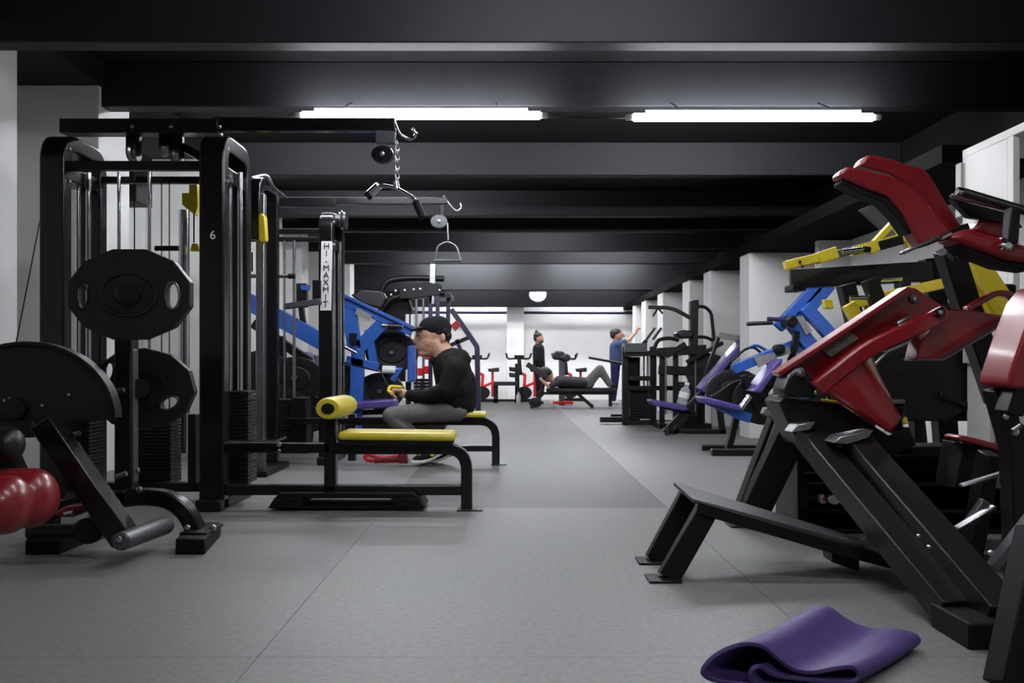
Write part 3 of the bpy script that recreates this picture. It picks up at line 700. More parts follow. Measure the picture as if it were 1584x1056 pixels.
# ------------------------------------------------------------------ RIGHT, far: black machines
Y = 13.3; f = fy(Y)
t = thing('stack_machine', 'boxy black weight-stack machine with grey top in front of the man in blue', 'gym machine', (P(1000, 0, Y).x, Y, 0))
for x in (967, 1010): bar(t, 'post', 'black_metal', [(x, 536, Y), (x, f, Y)], 9, .12)
bar(t, 'top_box', 'grey_metal', [(964, 538, Y), (998, 538, Y)], 14, .4)
bar(t, 'top_rail', 'black_metal', [(965, 548, Y), (1040, 545, Y)], 8, .3)
stack(t, 974, 1006, 600, 648, Y, 12, .3)
pol(t, 'shroud', 'black_matte', [(972, 552), (990, 552), (990, 650), (972, 650)], Y+.1, .2)
for x in (996, 1002): rod(t, 'guide_rod', 'steel', [(x, 550, Y), (x, 600, Y)], 1.5)
for L in ([(972, 585), (1010, 585)], [(972, 600), (1040, 600)], [(966, f-4), (1040, f-4)]): bar(t, 'cross_rail', 'black_metal', [(x, y, Y-.05) for x, y in L], 7, .1)
bar(t, 'foot', 'black_metal', [(928, f-8, Y+.2), (975, f-8, Y+.2)], 8, .12); bar(t, 'foot', 'black_metal', [(945, f-14, Y+.8), (975, f-14, Y+.8)], 5, .12)
bar(t, 'lever', 'black_metal', [(1000, 526, Y), (985, 545, Y)], 6, .08)
for x in (1000, 1010): rod(t, 'handle', 'black_vinyl', [(x, 525, Y), (x+13, 507, Y)], 2)
rod(t, 'curved_arm', 'black_metal', [(1010, 545, Y), (1018, 527, Y), (1035, 523, Y), (1050, 526, Y)], 3, sp=True)

Y = 12.7; f = fy(Y)
t = thing('multi_press', 'black machine with long arched overhead arm and looped rear handle', 'gym machine', (P(1070, 0, Y).x, Y, 0))
bar(t, 'post', 'black_metal', [(1073, 466, Y), (1071, f, Y)], 12, .14)
bar(t, 'post_cap', 'black_metal', [(1076, 464, Y), (1076, 478, Y)], 8, .1)
bar(t, 'overhead_arm', 'black_metal', [(1003, 475, Y), (1040, 476, Y), (1068, 492, Y)], 5.5, .08, r=14)
rod(t, 'rear_loop', 'black_metal', [(1078, 474, Y), (1090, 474, Y), (1100, 483, Y), (1105, 528, Y), (1092, 521, Y), (1076, 521, Y)], 2.6, rnd=10)
rod(t, 'hanging_grip', 'black_matte', [(1018, 476, Y), (1010, 489, Y)], 1.5); rod(t, 'hanging_grip', 'black_matte', [(1018, 476, Y), (1025, 485, Y)], 1.5)
pad(t, 'chest_pad', 'black_vinyl', [(1046, 514), (1058, 510), (1074, 512), (1074, 522), (1056, 524), (1048, 520)], Y-.15, .3, .03)
bar(t, 'lever', 'black_metal', [(1030, 550, Y-.1), (1060, 532, Y-.1)], 9, .1)
bar(t, 'cross_rail', 'black_metal', [(1018, 545, Y), (1090, 540, Y)], 14, .25)
bar(t, 'frame_bar', 'black_metal', [(1020, 572, Y), (1085, 575, Y)], 14, .2)
for x in (1024, 1045, 1086): bar(t, 'post', 'black_metal', [(x, 545, Y), (x, f, Y)], 7, .1)
for x in (1030, 1076): rod(t, 'guide_rod', 'steel', [(x, 550, Y-.1), (x, 640, Y-.1)], 1.6)
stack(t, 1048, 1084, 590, f-4, Y, 14, .3)
bar(t, 'base_rail', 'black_metal', [(1015, f-4, Y), (1095, f-4, Y)], 8, .5)
bar(t, 'frame_bar', 'black_metal', [(1062, 560, Y-.2), (1118, 470+60, Y-.2)], 6, .08)
a = P(1096, 575, Y-.1); MB().lathe(a, a+Vector((0, .08, 0)), [(0, .05), (.05, .26), (.95, .26), (1, .05)], 24, 1.2).build('weight_disc', 'plate_black', t)

# purple incline bench
Y = 11.6; f = fy(Y)
t = thing('incline_bench', 'purple incline bench with a water bottle on its seat', 'bench', (P(1060, 0, Y).x, Y, 0))
pad(t, 'backrest', 'purple_vinyl', [(1082, 602), (1156, 516), (1163, 519), (1162, 524), (1090, 608)], Y-.17, .34, .02)
pad(t, 'seat', 'purple_vinyl', [(1005, 619), (1012, 618), (1060, 627), (1066, 633), (1058, 636), (1010, 627)], Y-.17, .34, .02)
bar(t, 'spine', 'black_metal', [(1028, 668, Y), (1130, 560, Y)], 8, .1)
bar(t, 'seat_bar', 'black_metal', [(1020, 628, Y), (1078, 640, Y)], 6, .1)
bar(t, 'leg', 'black_metal', [(1066, 636, Y), (1042, f, Y)], 8, .1); bar(t, 'leg', 'black_metal', [(1108, 590, Y), (1118, f, Y)], 8, .1)
bar(t, 'foot', 'black_metal', [(1032, f-4, Y-.25), (1032, f-4, Y+.25)], 14, .06); bar(t, 'base_rail', 'black_metal', [(1032, f-4, Y), (1122, f-4, Y)], 6, .1)
bar(t, 'headrest_bar', 'black_metal', [(1112, 520, Y+.2), (1088, 590, Y+.2)], 5, .06)
bar(t, 'label_bar', 'label_grey', [(1112, 518, Y+.1), (1146, 524, Y+.1)], 9, .05)
b = P(1054, 627, Y); u = P(1063, 594, Y)
t = thing('water_bottle', 'clear plastic water bottle with pale label on the purple bench seat', 'bottle', b)
MB().lathe(b+Vector((0, 0, .012)), u+Vector((0, 0, 0)), [(0, .05), (.04, .058), (.3, .055), (.34, .058), (.62, .055), (.75, .05), (.86, .025), (1, .022)], 20, 1.2).build('body', 'clear_plastic', t)
MB().lathe(b+(u-b)*.35, b+(u-b)*.62, [(0, .06), (1, .06)], 20, 1.2).build('label_sleeve', 'sign_white', t)
MB().lathe(b+(u-b)*.97, b+(u-b)*1.08, [(0, .028), (1, .026)], 16, 1.2).build('cap', 'sign_white', t)

# blue press with purple pads
Y = 9.1; f = fy(Y)
t = thing('incline_press', 'blue plate-loaded press with purple pads on the right', 'gym machine', (P(1190, 0, Y).x, Y, 0))
bar(t, 'lever_arm', 'blue_paint', [(1203, 507, Y), (1264, 442, Y)], 17, .1); bar(t, 'lever_arm', 'blue_paint', [(1232, 498, Y), (1282, 440, Y)], 20, .1)
bar(t, 'lever_arm', 'blue_paint', [(1244, 474, Y-.1), (1295, 530, Y-.1)], 20, .1)
bar(t, 'frame_bar', 'blue_paint', [(1224, 498, Y-.05), (1262, 545, Y-.05)], 22, .1)
bar(t, 'press_arm', 'blue_paint', [(1134, 571, Y), (1240, 528, Y)], 15, .1)
rod(t, 'press_tube', 'blue_paint', [(1158, 538, Y+.2), (1170, 533, Y+.2), (1186, 542, Y+.2)], 2.2, rnd=6)
rod(t, 'press_tube', 'black_metal', [(1130, 560, Y+.2), (1152, 540, Y+.2), (1166, 536, Y+.2), (1180, 548, Y+.2)], 2, rnd=6)
pol(t, 'label_plate', 'label_grey', [(1166, 552), (1198, 545), (1202, 554), (1174, 568)], Y-.08, .02, .001)
pol(t, 'label_plate', 'label_grey', [(1206, 540), (1220, 536), (1224, 546), (1206, 552)], Y-.08, .02, .001)
pol(t, 'label_plate', 'label_grey', [(1232, 490), (1242, 488), (1256, 512), (1247, 518)], Y-.13, .02, .001)
rod(t, 'handle', 'black_vinyl', [(1155, 501, Y-.1), (1195, 499, Y-.1)], 3.2); rod(t, 'handle', 'dark_purple', [(1187, 493, Y-.2), (1226, 495, Y-.2)], 3.4)
a = P(1226, 497, Y-.25); MB().lathe(a, a+Vector((0, .2, 0)), [(0, .04), (.1, .06), (1, .06)], 18).build('pivot', 'black_metal', t)
a = P(1208, 540, Y-.15); MB().lathe(a, a+Vector((0, .15, 0)), [(0, .03), (.1, .05), (1, .05)], 18).build('pivot', 'black_matte', t)
bar(t, 'link', 'black_metal', [(1232, 512, Y-.1), (1228, 545, Y-.1)], 9, .06)
pad(t, 'backrest', 'purple_vinyl', [(1165, 606), (1203, 556), (1212, 554), (1210, 562), (1178, 608)], Y-.3, .34, .02)
pad(t, 'seat', 'purple_vinyl', [(1084, 615), (1092, 613), (1148, 628), (1146, 636), (1090, 624)], Y-.3, .34, .02)
pol(t, 'seat_frame', 'blue_paint', [(1090, 624), (1146, 634), (1164, 640), (1160, 654), (1140, 648), (1120, 636)], Y-.2, .12)
bar(t, 'seat_post', 'black_metal', [(1140, 640, Y), (1126, f-4, Y)], 9, .1)
bar(t, 'base_rail', 'black_metal', [(1085, f-7, Y+.3), (1290, f-7, Y+.3)], 11, .1); bar(t, 'base_rail', 'black_metal', [(1100, f-1, Y-.25), (1300, f-1, Y-.25)], 11, .1)
bar(t, 'post', 'black_metal', [(1150, 580, Y), (1175, 640, Y)], 9, .1); bar(t, 'post', 'blue_paint', [(1240, 530, Y), (1246, f, Y)], 14, .1); bar(t, 'post', 'black_metal', [(1290, 520, Y), (1290, f, Y)], 16, .1)
pol(t, 'guard', 'black_metal', [(1130, 590), (1165, 578), (1180, 600), (1190, 625), (1165, 640), (1120, 640), (1100, 612)], Y+.3, .1, .02)
rod(t, 'weight_horn', 'chrome', [(1160, 612, Y-.25), (1146, 632, Y-.25)], 5)
discs(t, [(1185, 618, Y+.1, .26), (1232, 600, Y+.15, .26), (1262, 560, Y+.2, .22), (1138, 606, Y+.45, .24)])

# ------------------------------------------------------------------ RIGHT: yellow press
Y = 6.1; f = fy(Y)
t = thing('shoulder_press', 'yellow and black plate-loaded press behind the red machine', 'gym machine', (P(1380, 0, Y).x, Y, 0))
bar(t, 'press_arm', 'yellow_paint', [(1214, 411, Y-.1), (1264, 399, Y-.1)], 14, .08)
bar(t, 'arm_collar', 'yellow_paint', [(1264, 400, Y-.12), (1292, 391, Y-.12)], 18, .11)
bar(t, 'arm_core', 'grey_metal', [(1288, 395, Y-.05), (1350, 378, Y-.05)], 12, .06)
bar(t, 'press_arm', 'yellow_paint', [(1316, 390, Y), (1405, 365, Y)], 14, .08)
pol(t, 'arm_gusset', 'yellow_paint', [(1318, 382), (1356, 371), (1363, 386), (1350, 392)], Y-.1, .06)
rod(t, 'handle', 'chrome', [(1303, 389, Y-.25), (1336, 385, Y-.25)], 3.6); rod(t, 'handle_end', 'black_matte', [(1336, 385, Y-.25), (1346, 386, Y-.25)], 4.5)
bar(t, 'a_frame', 'yellow_paint', [(1352, 376, Y), (1383, 343, Y), (1408, 384, Y)], 9, .07)
pol(t, 'label_plate', 'black_matte', [(1360, 373), (1396, 363), (1399, 377), (1363, 387)], Y-.08, .02, .001)
for x, y in ((1237, 405), (1241, 412)): bolt(t, x, y, Y-.15, 2.5, 'ink')
pol(t, 'side_plate', 'grey_metal', [(1331, 324), (1368, 308), (1400, 330), (1388, 345), (1364, 354)], Y+.3, .05, .004)
bar(t, 'cross_beam', 'black_metal', [(1222, 432, Y+.3), (1440, 420, Y+.1)], 30, .12); bar(t, 'cross_beam', 'black_metal', [(1220, 446, Y+.3), (1240, 446, Y+.3)], 10, .2)
bar(t, 'post', 'black_metal', [(1308, 440, Y), (1330, 530, Y), (1345, f, Y)], 24, .1)
bar(t, 'post', 'black_metal', [(1395, 430, Y+.1), (1430, f, Y+.1)], 18, .1)
bar(t, 'lower_arm', 'yellow_paint', [(1318, 470, Y-.1), (1460, 438, Y-.1)], 16, .08)
bar(t, 'lower_arm', 'yellow_paint', [(1312, 470, Y-.15), (1340, 520, Y-.15)], 20, .06); bar(t, 'lower_arm', 'yellow_paint', [(1345, 464, Y-.1), (1360, 520, Y-.1)], 18, .06)
rod(t, 'lower_handle', 'chrome', [(1315, 461, Y-.25), (1345, 460, Y-.25)], 3.5)
bar(t, 'black_link', 'black_metal', [(1344, 432, Y-.25), (1362, 478, Y-.25)], 22, .08)
pol(t, 'yellow_block', 'yellow_paint', [(1275, 463), (1288, 463), (1290, 477), (1277, 477)], Y, .06)
rod(t, 'upper_rod', 'chrome', [(1362, 433, Y-.1), (1395, 431, Y-.1)], 3)
bar(t, 'strut', 'yellow_paint', [(1497, 388, 5.05), (1570, 500, 5.05)], 28, .1); bar(t, 'strut', 'yellow_paint', [(1490, 430, 5.15), (1540, 500, 5.15)], 18, .1)
bar(t, 'post', 'black_metal', [(1440, 400, Y+.2), (1470, f, Y+.2)], 30, .12)
bar(t, 'rear_post', 'black_metal', [(1556, 440, 5.33), (1556, fy(5.33), 5.33)], 20, .1)
bar(t, 'base_rail', 'black_metal', [(1320, f-5, Y), (1580, f-5, Y)], 12, .1)
bar(t, 'seat_frame', 'black_metal', [(1375, 640, Y), (1540, 640, Y)], 18, .3)
bar(t, 'seat_post', 'black_metal', [(1418, 600, Y), (1418, 730, Y)], 16, .1)
bar(t, 'curved_guard', 'black_metal', [(1450, 610, Y-.2), (1500, 625, Y-.2), (1515, 690, Y-.2)], 10, .08, r=30)
a = P(1435, 570, Y-.2); MB().lathe(a, a+Vector((0, .08, 0)), [(0, .05), (.05, .34), (.95, .34), (1, .05)], 28, 1.25).build('weight_disc', 'plate_black', t)
a = P(1510, 540, Y-.1); MB().lathe(a, a+Vector((0, .08, 0)), [(0, .05), (.05, .34), (.95, .34), (1, .05)], 28, 1.25).build('weight_disc', 'plate_black', t)
bar(t, 'yellow_tip', 'yellow_paint', [(1355, 538, Y-.3), (1368, 540, Y-.3)], 9, .05); rod(t, 'steel_link', 'steel', [(1351, 566, Y-.3), (1372, 544, Y-.3), (1420, 523, Y-.3)], 2.5)

# low black storage rack against the machines
Y = 4.98; f = fy(Y)
t = thing('storage_rack', 'low black storage rack with small items behind the red machine', 'shelf', (P(1330, 0, Y).x, Y, 0))
for x in (1224, 1345, 1560): bar(t, 'upright', 'black_metal', [(x, 690, Y), (x, f, Y)], 16, .4)
for y in (698, 742, 782, f-4): bar(t, 'shelf_board', 'black_metal', [(1218, y, Y), (1566, y, Y)], 6, .4)
pol(t, 'back_panel', 'black_matte', [(1218, 690), (1566, 690), (1566, f-2), (1218, f-2)], Y+.2, .02)
rod(t, 'front_rail', 'grey_metal', [(1243, 731, Y-.22), (1280, 731, Y-.22)], 1.6)
o = tag(rod(None, 'silver_roll', 'grey_metal', [(1243, 768, 4.86), (1264, 768, 4.86)], 6), 'silver roll on the storage rack shelf', 'roll')
t = thing('tape_roll', 'pale round tape roll with dark core on the storage rack', 'tape', P(1291, 776, 4.8))
a = P(1291, 773, 4.78); MB().lathe(a, a+Vector((0, .05, 0)), [(0, .013), (0, .024), (1, .024), (1, .013)], 20, 1.25).build('ring', 'sole_white', t)
MB().lathe(a+Vector((0, .01, 0)), a+Vector((0, .045, 0)), [(0, .014), (1, .014)], 14, 1.25).build('core', 'black_matte', t)
t = thing('small_box', 'small white and red packet between the silver roll and the tape', 'packet', P(1273, 779, 4.8))
pad(t, 'packet', 'sole_white', [(1268, 766), (1275, 764), (1279, 778), (1270, 779)], 4.8, .06, .006); pol(t, 'stripe', 'red_plastic', [(1273, 769), (1277, 768), (1278, 774), (1274, 775)], 4.795, .01, .001)

# ------------------------------------------------------------------ RIGHT: red plate-loaded machine (nearest)
t = thing('hack_squat_machine', 'red and black plate-loaded machine with two bent red shoulder pads and a foot deck', 'gym machine', (P(1230, 0, 4.3).x, 4.3, 0))
# foot deck
d0, d1, d2, d3 = P(1042, 745, 4.15), P(1072, 771, 3.78), P(1338, 842, 3.74), P(1330, 832, 4.1)
MB().prism([d0, d1, d2, d3], (0, 0, -.018)).build('foot_deck', 'deck_grey', t, bevel=.003)
bar(t, 'deck_rail', 'black_metal', [(1078, 783, 3.8), (1300, 848, 3.76), (1440, 884, 3.72)], 20, .05)
bar(t, 'deck_rail', 'black_metal', [(1055, 760, 4.12), (1320, 840, 4.1)], 16, .05)
bar(t, 'deck_leg', 'black_metal', [(1092, 790, 3.82), (1033, 894, 3.78)], 33, .06, bev=.004)
bar(t, 'deck_leg', 'black_metal', [(1066, 764, 4.14), (1012, 866, 4.12)], 29, .06, bev=.004)
for x0, x1, Yd in ((1000, 1050, 3.78), (985, 1035, 4.12)):
    MB().box((P(x0, 0, Yd).x, Yd-.08, 0), (P(x1, 0, Yd).x, Yd+.06, .01)).build('foot_plate', 'black_metal', t, bevel=.002)
pol(t, 'deck_support', 'black_metal', [(1286, 846), (1330, 852), (1330, 884), (1288, 870)], 3.85, .12)
# long rails running down towards the viewer
bar(t, 'rail', 'black_metal', [(1248, 672, 4.3), (1478, 950, 3.05)], 40, .11)
bar(t, 'rail', 'black_metal', [(1322, 688, 4.1), (1556, 962, 2.92)], 48, .12)
pol(t, 'lit_rail_end', 'steel', [(1225, 669), (1234, 656), (1262, 652), (1254, 665)], 4.2, .12, .004)  # light on the cut rail ends, put in as paler steel plates
pol(t, 'lit_rail_end', 'steel', [(1290, 685), (1300, 675), (1352, 665), (1342, 678), (1310, 688)], 3.98, .13, .004)
MB().box((P(1484, 0, 2.9).x, 2.84, 0), (P(1556, 0, 2.9).x, 3.1, .085)).build('rail_foot', 'black_matte', t, bevel=.008)
for q in ((1440, 828), (1456, 845), (1490, 884)): bolt(t, q[0]-20, q[1], 3.2, 3)
# a-frame legs and top gusset
bar(t, 'frame_leg', 'black_metal', [(1243, 628, 4.6), (1158, 806, 5.0)], 44, .1)
bar(t, 'frame_leg', 'black_metal', [(1208, 622, 4.85), (1138, 806, 5.05)], 16, .1)
bar(t, 'leg_edge', 'grey_metal', [(1216, 616, 4.7), (1146, 800, 5.03)], 4, .05)
pol(t, 'leg_cap', 'label_grey', [(1193, 609), (1200, 600), (1216, 602), (1206, 625), (1196, 622)], 4.75, .06)
pol(t, 'leg_cap', 'label_grey', [(1180, 640), (1184, 630), (1200, 632), (1194, 646)], 4.8, .06)
MB().box((P(1128, 0, 5.0).x, 4.95, 0), (P(1182, 0, 5.0).x, 5.1, .012)).build('foot_plate', 'black_metal', t, bevel=.002)
pol(t, 'gusset', 'black_metal', [(1205, 622), (1214, 613), (1300, 624), (1376, 674), (1378, 700), (1330, 690), (1292, 700), (1240, 690), (1222, 660)], 4.32, .26, .008)
bar(t, 'gusset_strip', 'steel', [(1212, 613, 4.33), (1302, 624, 4.33)], 3, .04)
bar(t, 'warning_label', 'yellow_paint', [(1270, 618.5, 4.31), (1294, 621.5, 4.31)], 4.5, .03)
pol(t, 'pivot_bracket', 'black_metal', [(1213, 604), (1222, 580), (1238, 568), (1252, 578), (1272, 606), (1260, 616), (1216, 612)], 4.25, .2, .01)
bolt(t, 1238, 577, 4.24, 7, 'grey_metal'); bolt(t, 1238, 577, 4.23, 4)
bolt(t, 1262, 607, 4.24, 4); bolt(t, 1266, 590, 4.24, 3)
for i, (x0, y0, x1, y1) in enumerate([(1266, 660, 1390, 800), (1340, 700, 1440, 840)]):
    bar(t, 'inner_brace', 'black_metal', [(x0, y0, 4.5), (x1, y1, 4.3)], 26, .08)
rod(t, 'brace_bar', 'black_metal', [(1240, 702, 4.35), (1300, 712, 4.3)], 5); bolt(t, 1297, 715, 4.2, 5)
pol(t, 'gusset_plate', 'black_metal', [(1310, 735), (1350, 742), (1380, 770), (1330, 760)], 4.1, .05)
# red arm: side plate, lever, rear wedge
pol(t, 'red_arm', 'red_paint', [(1203, 577), (1405, 444), (1418, 446), (1472, 482), (1452, 498), (1340, 548), (1265, 600), (1240, 566), (1226, 578)], 4.42, .06, .008)
pol(t, 'arm_flange', 'red_paint', [(1203, 576), (1405, 443), (1414, 446), (1208, 582)], 4.32, .12, .004)
bar(t, 'red_lever', 'red_paint', [(1262, 602, 4.22), (1338, 541, 4.22), (1462, 484, 4.22)], 24, .07, r=24, bev=.01)
pol(t, 'data_plate', 'label_grey', [(1270, 540), (1313, 511), (1329, 523), (1286, 552)], 4.405, .012, .001)
pol(t, 'red_wedge', 'red_paint', [(1418, 555), (1424, 530), (1452, 490), (1466, 478), (1500, 479), (1554, 488), (1552, 494), (1450, 557)], 4.3, .14, .008)
bar(t, 'wedge_edge', 'steel', [(1408, 556, 4.28), (1448, 556, 4.28), (1556, 492, 4.28)], 3.5, .16)
bar(t, 'red_loop', 'red_paint', [(1494, 479, 4.35), (1516, 466, 4.35), (1538, 453, 4.35), (1560, 454, 4.35), (1574, 468, 4.35), (1566, 492, 4.35)], 9, .05, r=14)
bolt(t, 1414, 462, 4.41, 7, 'grey_metal'); bolt(t, 1414, 462, 4.4, 4)
bolt(t, 1454, 483, 4.17, 9, 'black_gloss'); bolt(t, 1454, 483, 4.16, 4)
bar(t, 'arm_rod', 'steel', [(1386, 503, 4.3), (1408, 491, 4.3)], 9, .05)
# curved red shield: sheet bowed outwards
mb = MB(); G = []
A = [P(x, y, 4.2) for x, y in ((1262, 600), (1300, 628), (1340, 652), (1371, 670))]
B = [P(x, y, 4.45) for x, y in ((1338, 545), (1352, 578), (1370, 618), (1377, 655))]
A, B = spl(A, 5), spl(B, 5); nn = 10
for i in range(len(A)):
    row = []
    for j in range(nn+1):
        v = j/nn; p = A[i].lerp(B[i], v); p = p+Vector((.02, -.08*math.sin(math.pi*v), .05*math.sin(math.pi*v)))
        row.append(mb.bm.verts.new(p))
    G.append(row)
for i in range(len(G)-1):
    for j in range(nn): mb.face([G[i][j], G[i+1][j], G[i+1][j+1], G[i][j+1]])
o = mb.build('red_shield', 'red_paint', t); sd = o.modifiers.new('s', 'SOLIDIFY'); sd.thickness = .008
# weight horn with grey rim
rod(t, 'weight_horn', 'black_metal', [(1386, 622, 4.3), (1382, 668, 4.45)], 13)
a = P(1386, 622, 4.3); MB().lathe(a+Vector((0, 0, -.005)), a+Vector((0, 0, .012)), [(0, .03), (0, .038), (1, .038), (1, .03)], 22, 1.1).build('horn_rim', 'grey_metal', t)
bar(t, 'horn_base', 'black_metal', [(1360, 690, 4.4), (1402, 672, 4.4)], 30, .15)
bar(t, 'yellow_tag', 'yellow_paint', [(1398, 645, 4.35), (1400, 656, 4.35)], 9, .02)
# bent shoulder pads with white ends
def bent(name, L, Y, th, under):
    return MB().poly(L, Y, th).build(name, 'red_vinyl', t, bevel=.028, seg=5)
near = [(1298, 272), (1303, 262), (1312, 257), (1345, 264), (1392, 276), (1424, 297), (1446, 328), (1478, 366), (1424, 378), (1412, 358), (1396, 328), (1374, 303), (1340, 291)]
far = [(1330, 256), (1337, 243), (1346, 238), (1380, 246), (1430, 261), (1438, 267), (1462, 308), (1492, 354), (1470, 364), (1440, 320), (1415, 290), (1375, 268)]
bent('shoulder_pad', near, 3.98, .11, 1); bent('shoulder_pad', far, 4.24, .11, 1)
pol(t, 'pad_backing', 'black_matte', [(1302, 278), (1340, 292), (1374, 305), (1396, 330), (1412, 360), (1406, 362), (1386, 334), (1366, 313), (1332, 300), (1302, 283)], 4.0, .1, .004)
bar(t, 'pad_arm', 'black_metal', [(1424, 378, 4.08), (1490, 352, 4.15)], 10, .08)
bar(t, 'pad_rail', 'grey_metal', [(1394, 392, 3.98), (1452, 366, 3.98)], 5, .05)
rod(t, 'pad_pin', 'chrome', [(1456, 367, 3.96), (1470, 360, 3.96)], 4)
# back pad, head block, handles
pad(t, 'back_pad', 'red_vinyl', [(1470, 368), (1498, 352), (1600, 382), (1610, 408), (1560, 402), (1500, 380)], 3.95, .16, .025)
pad(t, 'head_pad', 'red_vinyl', [(1505, 356), (1520, 338), (1560, 346), (1558, 366), (1540, 368)], 4.1, .12, .02)
pol(t, 'pad_board', 'black_matte', [(1480, 374), (1500, 382), (1560, 404), (1600, 410), (1600, 418), (1555, 412), (1498, 390)], 3.98, .14, .004)
rod(t, 'handle', 'black_vinyl', [(1490, 297, 4.0), (1600, 330, 3.9)], 7); rod(t, 'handle_tip', 'chrome', [(1480, 295, 4.0), (1491, 297, 4.0)], 6.5)
bar(t, 'handle_bar', 'steel', [(1470, 302, 4.05), (1562, 325, 4.0)], 5, .04); pol(t, 'handle_guard', 'black_metal', [(1472, 306), (1562, 329), (1584, 352), (1500, 335)], 4.1, .05)
bar(t, 'pad_post', 'black_metal', [(1566, 322, 3.92), (1562, 378, 3.92)], 16, .06); a = P(1560, 379, 3.88)
MB().lathe(a, a+Vector((0, .03, 0)), [(0, .012), (.3, .02), (1, .02)], 16, 1.3).build('knob', 'chrome', t)
bar(t, 'back_post', 'black_metal', [(1466, 385, 4.5), (1500, 490, 4.6), (1545, 620, 4.6)], 34, .1)
bar(t, 'back_post', 'black_metal', [(1472, 378, 4.3), (1474, 400, 4.35)], 8, .06); bolt(t, 1480, 395, 4.3, 4)
bar(t, 'frame_bar', 'black_metal', [(1376, 694, 4.5), (1560, 694, 4.5)], 14, .2)

# seated red machine at the right edge
t = thing('leg_extension_machine', 'black machine with large red pad cut off by the right edge', 'gym machine', (P(1560, 0, 3.4).x, 3.4, 0))
pad(t, 'big_pad', 'red_vinyl', [(1624, 440), (1604, 464), (1584, 515), (1562, 580), (1561, 596), (1570, 602), (1612, 600), (1640, 585), (1680, 480), (1660, 440)], 3.4, .22, .035)
bar(t, 'pad_spine', 'black_metal', [(1605, 500, 3.5), (1560, 640, 3.5)], 26, .1)
bar(t, 'post', 'black_metal', [(1540, 600, 3.6), (1566, 690, 3.6), (1575, fy(3.6), 3.6)], 26, .1)
bar(t, 'cross_bar', 'black_metal', [(1545, 640, 3.7), (1600, 690, 3.7)], 18, .08)
bolt(t, 1555, 644, 3.5, 5); bolt(t, 1570, 668, 3.5, 6); rod(t, 'pin', 'steel', [(1566, 666, 3.45), (1578, 657, 3.45)], 4)
pad(t, 'seat', 'red_vinyl', [(1482, 676), (1490, 673), (1512, 678), (1556, 690), (1553, 700), (1510, 688), (1484, 682)], 4.0, .14, .016)
pol(t, 'seat_frame', 'black_matte', [(1490, 685), (1552, 700), (1546, 740), (1500, 752), (1478, 756)], 4.05, .2)
for L in ([(1486, 751), (1557, 729)], [(1478, 817), (1538, 782)], [(1550, 832), (1566, 824)]): bar(t, 'foot_bar', 'steel', [(x, y, 3.7) for x, y in L], 4.5, .04)
bar(t, 'strut', 'grey_metal', [(1500, 808, 3.75), (1524, 774, 3.75)], 14, .04); bar(t, 'strut', 'grey_metal', [(1556, 708, 3.65), (1546, 756, 3.65)], 6, .04)
bar(t, 'lower_strut', 'grey_metal', [(1534, 878, 3.4), (1600, 792, 3.4)], 14, .05)
bolt(t, 1532, 855, 3.5, 5)
bar(t, 'front_leg', 'black_matte', [(1618, 820, 2.62), (1568, fy(2.5), 2.5)], 70, .1)
bar(t, 'base_rail', 'black_metal', [(1500, 868, 4.0), (1640, 868, 4.0)], 16, .1)
bar(t, 'side_post', 'black_metal', [(1530, 700, 3.9), (1500, 868, 4.0)], 22, .1)

# ------------------------------------------------------------------ folded purple mat
mb = MB()
nearp = [(1190, 1066, 0), (1150, 1062, 0), (1104, 1052, 0), (1086, 1040, 0), (1098, 1020, 0), (1122, 1004, 0), (1152, 996, 0), (1180, 1000, 0), (1202, 1018, 0), (1226, 1035, 0), (1255, 1040, 0), (1290, 1034, 0), (1316, 1032, 0), (1328, 1042, 0), (1318, 1054, 0), (1284, 1054, 0), (1240, 1050, 0), (1198, 1044, 0), (1172, 1030, 0), (1160, 1042, 0), (1172, 1064, 0), (1240, 1070, 0), (1320, 1070, 0)]
backp = [(1310, 1010), (1270, 1006), (1230, 1000), (1212, 988), (1222, 968), (1240, 952), (1262, 939), (1284, 941), (1304, 955), (1326, 967), (1352, 974), (1384, 974), (1412, 980), (1422, 990), (1412, 1000), (1378, 1004), (1340, 1004), (1300, 1000), (1280, 992), (1270, 998), (1282, 1010), (1340, 1014), (1405, 1014)]
Yn_, Yk_ = 2.50, 2.85
A = [P(x, y, Yn_) for x, y, _ in nearp]; B = [P(x, y, Yk_) for x, y in backp]
zmin = min(p.z for p in A); A = [Vector((p.x, p.y, max(.012, p.z))) for p in A]; B = [Vector((p.x, p.y, max(.012, p.z))) for p in B]
A, B = spl(A, 5), spl(B, 5); G = []
for i in range(len(A)):
    G.append([mb.bm.verts.new(A[i].lerp(B[i], j/10)+Vector((0, 0, -.008*math.sin(math.pi*j/10)))) for j in range(11)])
for i in range(len(G)-1):
    for j in range(10): mb.face([G[i][j], G[i+1][j], G[i+1][j+1], G[i][j+1]])
o = mb.build('exercise_mat', 'purple_foam'); sd = o.modifiers.new('s', 'SOLIDIFY'); sd.thickness = .011; sd.offset = 0
bv = o.modifiers.new('b', 'BEVEL'); bv.width = .003; bv.segments = 2; bv.limit_method = 'ANGLE'
tag(o, 'folded purple foam exercise mat lying on the floor in front', 'exercise mat')

